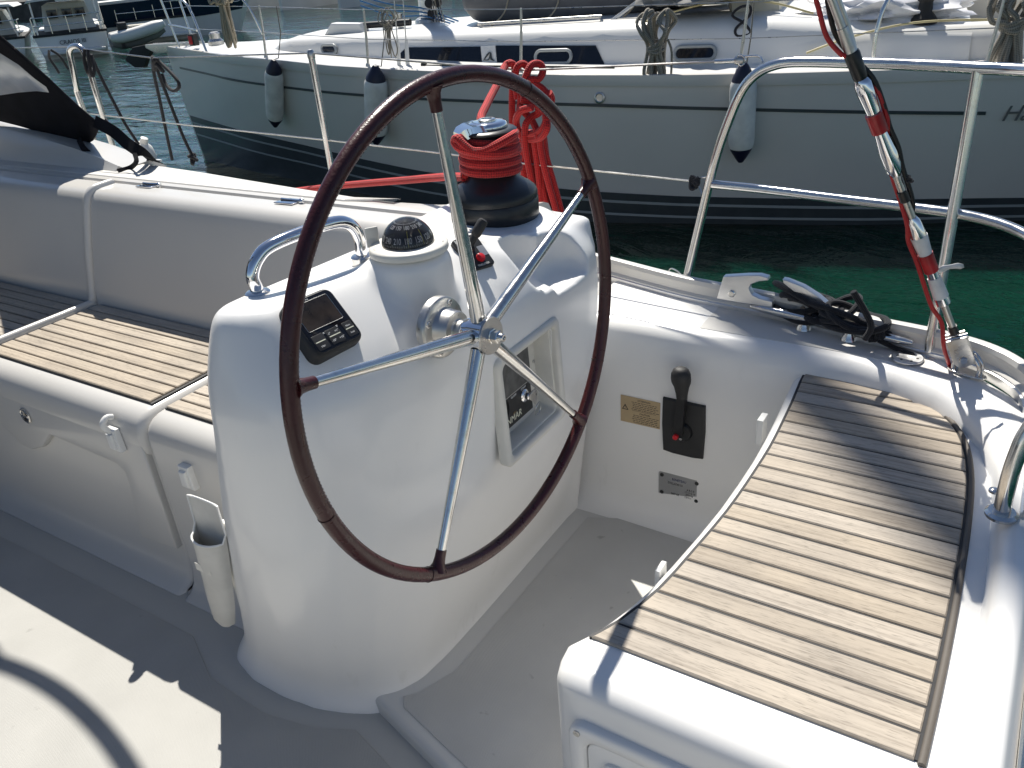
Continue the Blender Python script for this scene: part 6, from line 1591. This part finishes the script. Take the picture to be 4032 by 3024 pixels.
# ---- inflatable dinghy lashed on the coachroof
dg = thing('inflatable_dinghy', 'dark grey inflatable dinghy lying on the roof of the next yacht', 'dinghy', tuple(nw(5.7, .3, 0.895)))
def dtube(name, pts, rs): return tube(name, pts, rs, M['dinghy'], dg, 22, smooth=0, ang=60)
dtube('buoyancy_tube', [nw(4.62, .42, 1.205), nw(4.66, .42, 1.200), nw(4.74, .43, 1.195), nw(4.9, .44, 1.190), nw(5.6, .48, 1.185), nw(6.4, .46, 1.205), nw(7.2, .30, 1.255), nw(7.5, .1, 1.275)], [.05, .17, .235, .27, .275, .27, .25, .22])
dtube('buoyancy_tube', [nw(4.62, -.5, 1.205), nw(4.74, -.5, 1.195), nw(4.9, -.5, 1.190), nw(5.6, -.5, 1.185), nw(6.4, -.45, 1.205), nw(7.2, -.28, 1.255), nw(7.5, -.1, 1.275)], [.05, .235, .27, .275, .27, .25, .22])
loft('dinghy_floor', [[nw(u_, .35, 1.295), nw(u_, 0, 1.385), nw(u_, -.4, 1.295), nw(u_, -.4, 1.225), nw(u_, .35, 1.225)] for u_ in (4.95, 6.0, 6.9)], M['dinghy'], dg)
for k, u_ in enumerate((5.15, 5.7, 6.5)):
    tube('lashing', [nw(u_ - .1, .9, 0.905), nw(u_ + .05, .78, 1.045), nw(u_ + .1, .66, 1.275), nw(u_ + .12, .3, 1.465)], .008, M['beigerope'], dg, 6, smooth=4)
tube('webbing_strap', [nw(6.30, .98, 0.885), nw(6.6, .90, 1.075), nw(6.95, .70, 1.325), nw(7.2, .5, 1.545)], .018, M['white_tape'], dg, 6)
# ---- bundles at the companionway
M['bagwhite'] = plain('white_plastic_bag', (.74, .74, .76), .35, var=.08, scale=9, bump=.8, bscale=18)
M['bagorange'] = plain('orange_plastic_bag', (.62, .14, .05), .4, var=.3, scale=14, bump=.6, bscale=20)
M['sailcloth'] = plain('grey_sailcloth', (.22, .22, .21), .8, var=.3, scale=6, bump=.6, bscale=14)
def crumple(name, label, cat, c, s, mat, seed, group=None):
    rr = random.Random(seed)
    bm = bmesh.new(); bmesh.ops.create_icosphere(bm, subdivisions=4, radius=1.0)
    dirs = [(Vector((rr.gauss(0, 1), rr.gauss(0, 1), rr.gauss(0, 1))).normalized(), rr.uniform(2, 7), rr.uniform(0, 6.3), rr.uniform(.02, .07)) for _ in range(26)]
    for q in bm.verts:
        n_ = q.co.normalized(); d = sum(a * math.sin(fq * n_.dot(dv) * 2 + ph) for dv, fq, ph, a in dirs)
        q.co = n_ * (1 + d)
        if q.co.z < -.55: q.co.z = -.55
    bm.verts.ensure_lookup_table(); bm.verts.index_update()
    v = [Vector(c) + Vector((.9895, .1444, 0)) * (q.co.x * s[0]) + Vector((-.1444, .9895, 0)) * (q.co.y * s[1]) + Vector((0, 0, q.co.z * s[2])) for q in bm.verts]
    f = [tuple(q.index for q in p.verts) for p in bm.faces]; bm.free()
    o = mk(name, v, f, mat, None, org=tuple(Vector(c)), ang=45)
    return tagp(o, label, cat, group)
q = (8.732, 0.828)
crumple('white_sheet', 'crumpled white sheet lying on the coaming under the plastic bags', 'sheet', nw(q[0], .9, .90), (.62, .35, .14), M['bagwhite'], 3)
q = (8.529, 0.917)
crumple('plastic_bag', 'knotted white plastic bag on the crumpled sheet nearest the backstay', 'bag', nw(q[0] - .05, .7, 1.10), (.15, .13, .17), M['bagwhite'], 5, 'bags in the neighbouring cockpit')
q = (8.655, 0.914)
crumple('plastic_bag', 'larger white plastic bag between the orange bag and the knotted one', 'bag', nw(q[0] + .1, .6, 1.12), (.24, .16, .19), M['bagwhite'], 6, 'bags in the neighbouring cockpit')
q = (8.857, 0.915)
crumple('plastic_bag', 'bright orange plastic bag beside the white bags', 'bag', nw(q[0] + .12, .6, 1.13), (.17, .14, .24), M['bagorange'], 9, 'bags in the neighbouring cockpit')
q = (7.084, 1.036)
crumple('sail_bundle', 'grey bundle of folded sailcloth behind the grey rope coil', 'bundle', nw(q[0] + .1, 1.0, 1.14), (.50, .30, .15), M['sailcloth'], 12)
for k, (pp, lb_) in enumerate((([nw(6.75, 1.22, .93), nw(7.1, 1.19, 1.02), nw(7.5, 1.12, 1.07), nw(7.85, 1.1, 1.03), nw(8.2, 1.12, .93)], 'pale yellow hose arching over the roof edge behind the rope coil'),
                        ([nw(8.2, 1.44, .66), nw(8.5, 1.42, .76), nw(8.9, 1.36, .84), nw(9.3, 1.32, .85), nw(9.9, 1.3, .82)], 'pale yellow hose lying along the neighbouring cockpit edge'))):
    M['hose'] = M.get('hose') or plain('yellowed_hose', (.52, .45, .24), .45, var=.1)
    o = tube('water_hose', pp, .009, M['hose'], None, 9, smooth=5, org=tuple(pp[0]))
    tagp(o, lb_, 'hose', 'hoses on the neighbouring yacht')

# ================================================================ FAR MARINA
FPx, FPy = (-30.0, 19.0); fdx, fdy = (-0.8373, 0.5468); frx, fry = (0.5468, 0.8373)
def fw(s_, d_, z_): return Vector((FPx + frx * s_ + fdx * d_, FPy + fry * s_ + fdy * d_, z_))
M['boatwhite'] = plain('aged_white_gelcoat', (.76, .75, .71), .4, var=.08, scale=1.0)
M['tarp'] = plain('grey_awning', (.20, .20, .19), .8, var=.2, scale=2)
M['navyhull'] = plain('navy_hull', (.012, .020, .045), .2, var=.1)
M['quay'] = plain('dark_stone_quay', (.075, .07, .062), .9, var=.4, scale=1.2, bump=.8, bscale=5)
def motorboat(name, label, s0, s1, d0, ln, zs, hullmat, cab, lettering=None, canopy=True, seed=0):
    """stern-on cruiser; s0..s1 across, depth from d0"""
    sm = (s0 + s1) / 2; hw = (s1 - s0) / 2
    o = thing(name, label, 'motorboat', tuple(fw(sm, d0 + ln / 2, WZ)))
    rings = []
    for t in (0, .02, .3, .6, .8, .92, 1.0):
        k = 1 if t < .5 else max(.03, math.sqrt(max(0, 1 - ((t - .5) / .5) ** 2)))
        zz = zs + .25 * t * t
        rings.append([fw(sm + a * hw * k * q, d0 + ln * t, z_) for a, q, z_ in ((-1, 1, zz), (-1, .97, zz - .25), (-1, .86, WZ - .1), (1, .86, WZ - .1), (1, .97, zz - .25), (1, 1, zz))])
    hb = loft('hull', rings, hullmat, o, ang=40)
    loft('rubbing_strake', [[fw(sm + a * hw * 1.02, d0 - .03, z_) for a, z_ in ((-1, zs + .02), (1, zs + .02), (1, zs - .06), (-1, zs - .06))], [fw(sm + a * hw * 1.02, d0 + ln * .5, z_) for a, z_ in ((-1, zs + .05), (1, zs + .05), (1, zs - .03), (-1, zs - .03))]], M['rubber'], o)
    box('bathing_platform', fw(sm, d0 - .35, WZ + .22), (hw * 1.7, .7, .10), M['boatwhite'], o, (frx, fry, 0), (fdx, fdy, 0), bev=.03)
    if cab:
        ch, cw, cd = cab
        rings = []
        for t, kz, kw in ((0, 0, 1.0), (.02, .98, .92), (.55, 1.0, .9), (.75, .85, .86), (1, .05, .8)):
            z1 = zs + ch * max(.06, kz)
            rings.append([fw(sm + a * hw * cw * kw, d0 + cd + ln * .5 * t, z_) for a, z_ in ((-1, zs - .05), (-.96, zs + (z1 - zs) * .55), (-.86, z1 - .05), (-.7, z1), (.7, z1), (.86, z1 - .05), (.96, zs + (z1 - zs) * .55), (1, zs - .05))])
        cb_ = loft('cabin', rings, M['boatwhite'], o, ang=30)
        for a in (-.5, .05, .52):
            fr_ = box('window', fw(sm + hw * cw * a, d0 + cd - .04, zs + ch * .62), (hw * cw * .42, .05, ch * .36), M['cream'], cb_, (frx, fry, 0), (fdx, fdy, 0), bev=.02)
            box('pane', fw(sm + hw * cw * a, d0 + cd - .075, zs + ch * .62), (hw * cw * .36, .03, ch * .29), M['darkwin'], fr_, (frx, fry, 0), (fdx, fdy, 0), bev=.01)
        if canopy:
            cz_ = zs + ch + .12
            cn = loft('hard_top', [[fw(sm - hw * .98, q, cz_ - .05), fw(sm - hw * .9, q, cz_ + .06), fw(sm, q, cz_ + .12), fw(sm + hw * .9, q, cz_ + .06), fw(sm + hw * .98, q, cz_ - .05), fw(sm + hw * .9, q, cz_ - .02), fw(sm, q, cz_ + .03), fw(sm - hw * .9, q, cz_ - .02)] for q in (d0 + .1, d0 + cd + ln * .35)], M['boatwhite'], o, ang=40)
            for a in (-.88, .88):
                tube('top_post', [fw(sm + hw * a, d0 + .25, zs), fw(sm + hw * a * .97, d0 + .35, cz_)], .035, M['steel_dull'], cn, 8)
    for hh in (.30, .58):
        tube('stern_rail', [fw(sm - hw * .95, d0 + 1.2, zs + hh), fw(sm - hw * .95, d0 + .06, zs + hh), fw(sm + hw * .95, d0 + .06, zs + hh), fw(sm + hw * .95, d0 + 1.2, zs + hh)], .018, M['steel'], o, 7)
    for k in range(5):
        a = -.95 + 1.9 * k / 4
        tube('rail_post', [fw(sm + hw * a, d0 + .06, zs), fw(sm + hw * a, d0 + .06, zs + .58)], .016, M['steel'], o, 7)
    if lettering:
        for s_, dz, h_ in lettering:
            text('lettering', s_, h_, fw(sm, d0 - .03, zs + dz), (frx, fry, 0), (0, 0, 1), M['ink'], o, depth=.004)
    return o
F = {'t0': -2.919, 't1': 0.24}
motorboat('motor_cruiser', 'white motor cruiser moored stern on with lettered transom at top left', F['t0'] + .75, F['t1'] + .05, 0, 8.5, .12, M['boatwhite'], (1.0, .78, 2.0), [('CRAIOS III', -.30, .20), ('BAR', -.52, .10)])
motorboat('motor_cruiser', 'older white cruiser with grey awning beyond the sprayhood at far left', F['t0'] - 3.0, F['t0'] + .35, 1.5, 8.5, .10, M['boatwhite'], (.95, .8, 2.2), None, True)
motorboat('motor_cruiser', 'pale cruiser with a windscreen right of the lettered one', F['t1'] + .5, F['t1'] + 3.6, 3.5, 9, .18, M['boatwhite'], (1.25, .8, 1.5), None, False)
# rubber tender hung on the transom side
rt = thing('rubber_tender', 'small grey rubber tender with outboard engine beside the lettered transom', 'dinghy', tuple(fw(1.3, -1.2, WZ + .3)))
pa = [(0.362, -0.141), (0.707, -0.147), (1.337, -0.059), (1.936, 0.066), (2.269, 0.157)]
for dd in (0, .9):
    tube('buoyancy_tube', [fw(p[0], -1.2 + dd * (1 - k / 5), p[1]) for k, p in enumerate(pa)], [.15, .21, .21, .20, .12], M['boatwhite'], rt, 14, smooth=3)
pb = [(p[0], p[1] - .2) for p in pa]
tube('hull_keel', [fw(p[0], -.8, p[1] - .03) for p in pb], [.1, .22, .22, .18, .08], M['tarp'], rt, 10, smooth=3)
ob = (0.833, 0.178)
box('outboard_cowl', fw(ob[0], -1.0, ob[1]), (.34, .3, .30), M['black'], rt, (frx, fry, 0), (fdx, fdy, 0), bev=.07)
box('outboard_leg', fw(ob[0] - .12, -1.0, ob[1] - .4), (.12, .16, .6), M['black'], rt, (frx, fry, 0), (fdx, fdy, 0), bev=.03)
box('seat', fw(pa[2][0], -.75, pa[2][1] + .22), (.6, .7, .06), M['cream'], rt, (frx, fry, 0), (fdx, fdy, 0), bev=.02)
# navy-hulled boat with its bow to the right
nb = thing('navy_boat', 'dark navy hulled boat with white deck pointing right beyond the bow rail', 'boat', tuple(fw(6, 5, WZ)))
bx0 = (3.305, -0.689); bx1 = (6.796, -0.141)
rings = []
for t in (0, .25, .5, .7, .85, .95, 1.0):
    s_ = bx0[0] - 3 + (bx1[0] - bx0[0] + 3) * t; hb_ = 1.5 * math.sqrt(max(.0004, 1 - max(0, (t - .35) / .65) ** 2)); zt_ = .95 + .35 * t * t
    rings.append([fw(s_, 5 - hb_, zt_), fw(s_ - .1 * t, 5 - hb_ * .96, zt_ - .3), fw(s_ - 1.0 * t, 5 - hb_ * .7, WZ - .1), fw(s_ - 1.0 * t, 5 + hb_ * .7, WZ - .1), fw(s_ - .1 * t, 5 + hb_ * .96, zt_ - .3), fw(s_, 5 + hb_, zt_)])
nh = loft('hull', rings, M['boatwhite'], nb, ang=40)
band = [[r[0] + (r[1] - r[0]) * .35 + Vector((-fdx, -fdy, 0)) * .02, r[0] + (r[1] - r[0]) * .35 + Vector((-fdx, -fdy, 0)) * .03, r[1] + (r[2] - r[1]) * .45 + Vector((-fdx, -fdy, 0)) * .03, r[1] + (r[2] - r[1]) * .45 + Vector((-fdx, -fdy, 0)) * .02] for r in rings[:-1]]
loft('navy_band', band, M['navyhull'], nb, closed=False, ang=40)
q_ = fw(bx1[0] - 1.0, 3.55, .55)
tube('bow_emblem', [fw(bx1[0] - 1.05 + .22 * math.cos(t), 4.05 - .1 * math.sin(t), .62 + .14 * math.sin(t)) for t in [2 * math.pi * k / 18 for k in range(18)]], .02, M['white_print'], nb, 5, True)
tube('bow_rail', [fw(bx0[0] - 1, 3.7, 1.6), fw(bx1[0] - 1.2, 4.2, 1.95), fw(bx1[0] - .05, 5, 2.0), fw(bx1[0] - 1.2, 5.8, 1.95)], .02, M['steel'], nb, 7)
for k in range(5):
    s_ = bx0[0] - .6 + k * 1.0
    tube('rail_post', [fw(s_, 3.75 + k * .1, 1.1), fw(s_, 3.75 + k * .1, 1.7)], .016, M['steel'], nb, 6)
# quay wall far behind
qv = [(-75, 44), (-45, 47.5), (-20, 48), (10, 52), (60, 60)]
rows = [[(x, y, WZ - .3), (x, y, .75), (x + .05, y + .3, .80), (x + 2, y + 14, .82)] for x, y in [(-120, 40), (-75, 44.5), (-45, 47.5), (-20, 49), (10, 52), (80, 62)]]
o = loft('quay', rows, M['quay'], closed=False, org=(-30, 48, 0))
tagp(o, 'dark stone quay wall along the far side of the harbour', 'quay', kind='structure')
for k in range(26):
    x = -58 + k * 2.9; y = sinterp(x, [-120, -75, -45, -20, 10, 80], [40, 44.5, 47.5, 49, 52, 62])
    hb_ = random.uniform(.9, 1.5); zt_ = random.uniform(.9, 1.5); ln = random.uniform(7, 11)
    if k % 2: continue
    o = thing('moored_boat', 'distant white boat moored at the far quay', 'boat', (x, y - ln / 2, WZ), 'boats along the far quay')
    rg = [[(x + a * hb_ * kk, y - .5 - ln + ln * t, z_) for a, z_ in ((-1, zt_), (-.8, WZ), (.8, WZ), (1, zt_))] for t, kk in ((0, .1), (.2, .7), (.5, 1), (1, .95))]
    loft('hull', rg, M['boatwhite'], o)
    loft('cabin', [[(x + a * hb_ * .7, y - .5 - ln * q, z_) for a, z_ in ((-1, zt_ - .05), (-.8, zt_ + .6), (.8, zt_ + .6), (1, zt_ - .05))] for q in (.2, .6)], M['boatwhite'], o)
    tube('mast', [(x, y - ln * .55, zt_), (x, y - ln * .55, zt_ + 12)], .08, M['alu'], o, 8)
# ================================================================ PORT HALF OF THE COCKPIT (behind and beside the camera)
# boom with navy sail cover, added unseen overhead to block sky light
bm_ = thing('added_boom', 'boom with navy sail cover added out of view above the cockpit to block sky light', 'boom', (-3, -1.25, 2.5))
tube('boom_spar', [(-8.0, -1.25, 2.35), (-1.3, -1.25, 2.55)], .11, M['alu'], bm_, 16)
rows = []
for k in range(9):
    x = -7.9 + 6.5 * k / 8; zb = 2.42 + .2 * k / 8; h = .75 - .45 * k / 8
    rows.append([(x, -1.25 + a * (.20 + .12 * (1 - k / 8)), zb + h * q) for a, q in ((-.55, 0), (-1, .3), (-.8, .75), (-.25, 1), (.25, 1), (.8, .75), (1, .3), (.55, 0))])
loft('added_sail_cover', rows, M['canvas'], bm_, ang=50)
# port side of the cockpit, behind the camera: bench (dark cushions added to cut bounced light), coaming, deck and topsides
def mir(y): return -2.52 - y
pb = thing('port_bench', 'port bench behind the camera with navy cushions added to cut bounced light', 'bench', (-1.6, -2.7, 0))
slab('seat_moulding', [(mir(y), z) for y, z in bench_profile(False)], (0, 0, 0), (0, 1, 0), (0, 0, 1), (1, 0, 0), -4.1, -.7, M['gel'], pb, .028, ang=40)
slab('added_seat_cushion', rrect(3.2, .40, .04), (-2.4, mir(.21), 0), (1, 0, 0), (0, 1, 0), (0, 0, 1), .592, .66, M['canvas'], pb, .02)
slab('added_back_cushion', rrect(3.2, .34, .04), (-2.4, mir(.44), .80), (1, 0, 0), (0, -.25, .97), (0, .97, .25), -.01, .06, M['canvas'], pb, .02)
o = loft('port_coaming', [[(x, mir(y), z) for y, z in coam_profile(x)] for x in (-4.1, -2.1, -1.15, -.35, .6)], M['gel'], org=(-2, -3.1, 0), ang=50)
tagp(o, 'white port coaming behind the camera', 'coaming', kind='structure')
o = loft('port_topsides', [[(x, mir(y), .655), (x, mir(y - .03), .2), (x, mir(y - .12), -.72)] for x, y in hullp], M['gel'], closed=False, org=(0, -3.5, 0), ang=60)
tagp(o, 'white port topsides of the yacht', 'hull', kind='structure')
o = polyslab('port_side_deck', [(-4.2, mir(.85)), (.1, mir(.85)), (.93, mir(.5)), (.93, mir(.7)), (.3, mir(1.005)), (-1, mir(1.245)), (-4.2, mir(1.42))], .55, .664, M['gel'], org=(0, -3.4, 0), r=.01)
tagp(o, 'white port side deck of the yacht', 'deck', kind='structure')
# bulkhead with the companionway at the forward end of the cockpit
o = loft('cabin_bulkhead', [[(x, y, 0), (x, y, 1.35), (x - .3, y, 1.5), (x - 2, y, 1.55)] for x, y in ((-4.15, -3.4), (-4.15, .9))], M['gel'], closed=False, org=(-4.2, -1.2, 0))
tagp(o, 'white cabin bulkhead at the forward end of the cockpit', 'bulkhead', kind='structure')

# the rest of the sprayhood: canopy over the companionway, forward of the picture's left edge
rows = []
for x, zt_, wy in ((-4.9, 1.42, 1.62), (-4.4, 1.80, 1.68), (-3.8, 2.02, 1.72), (-3.25, 2.08, 1.74)):
    row = []
    for k in range(17):
        t = math.pi * k / 16
        row.append((x, -1.26 + wy * math.copysign(abs(math.cos(t)) ** .55, math.cos(t)), 1.12 + (zt_ - 1.12) * math.sin(t) ** .6))
    rows.append(row)
v, f = loft_vf(rows, False, False)
n0 = len(v); v = v + [p + Vector((0, 0, .006)) for p in v]
f = f + [tuple(n0 + i for i in reversed(q)) for q in f]
mk('canopy', v, f, M['canvas'], sh, ang=60)
tube('canopy_hoop', rows[-1], .014, M['steel'], sh, 10)

# unseen rope added overhead, bent to cast the soft arc on the floor
A_ = [Vector(p) for p in [(-1.6211, -0.6057, -0.0), (-1.3543, -0.5377, 0.0), (-1.1419, -0.5178, 0.0), (-0.9371, -0.5315, -0.0), (-0.7414, -0.5706, 0.0), (-0.5453, -0.6347, 0.0), (-0.3424, -0.7115, 0.0), (-0.1859, -0.775, 0.0)]]
hs = [2.75, 2.55, 2.45, 2.43, 2.46, 2.55, 2.68, 2.85]
pts = [p + Vector((-.48, .52, 1)) * h for p, h in zip(A_, hs)]
pts = [pts[0] + Vector((-1.2, -.5, .5))] + pts + [pts[-1] + Vector((.25, -.5, .5))]
o = tube('added_shadow_rope', pts, .024, M['blackrope'], None, 10, smooth=6, org=tuple(pts[3]))
tagp(o, 'thick dark rope added out of view overhead to cast the soft arc shadow on the floor corner', 'rope')
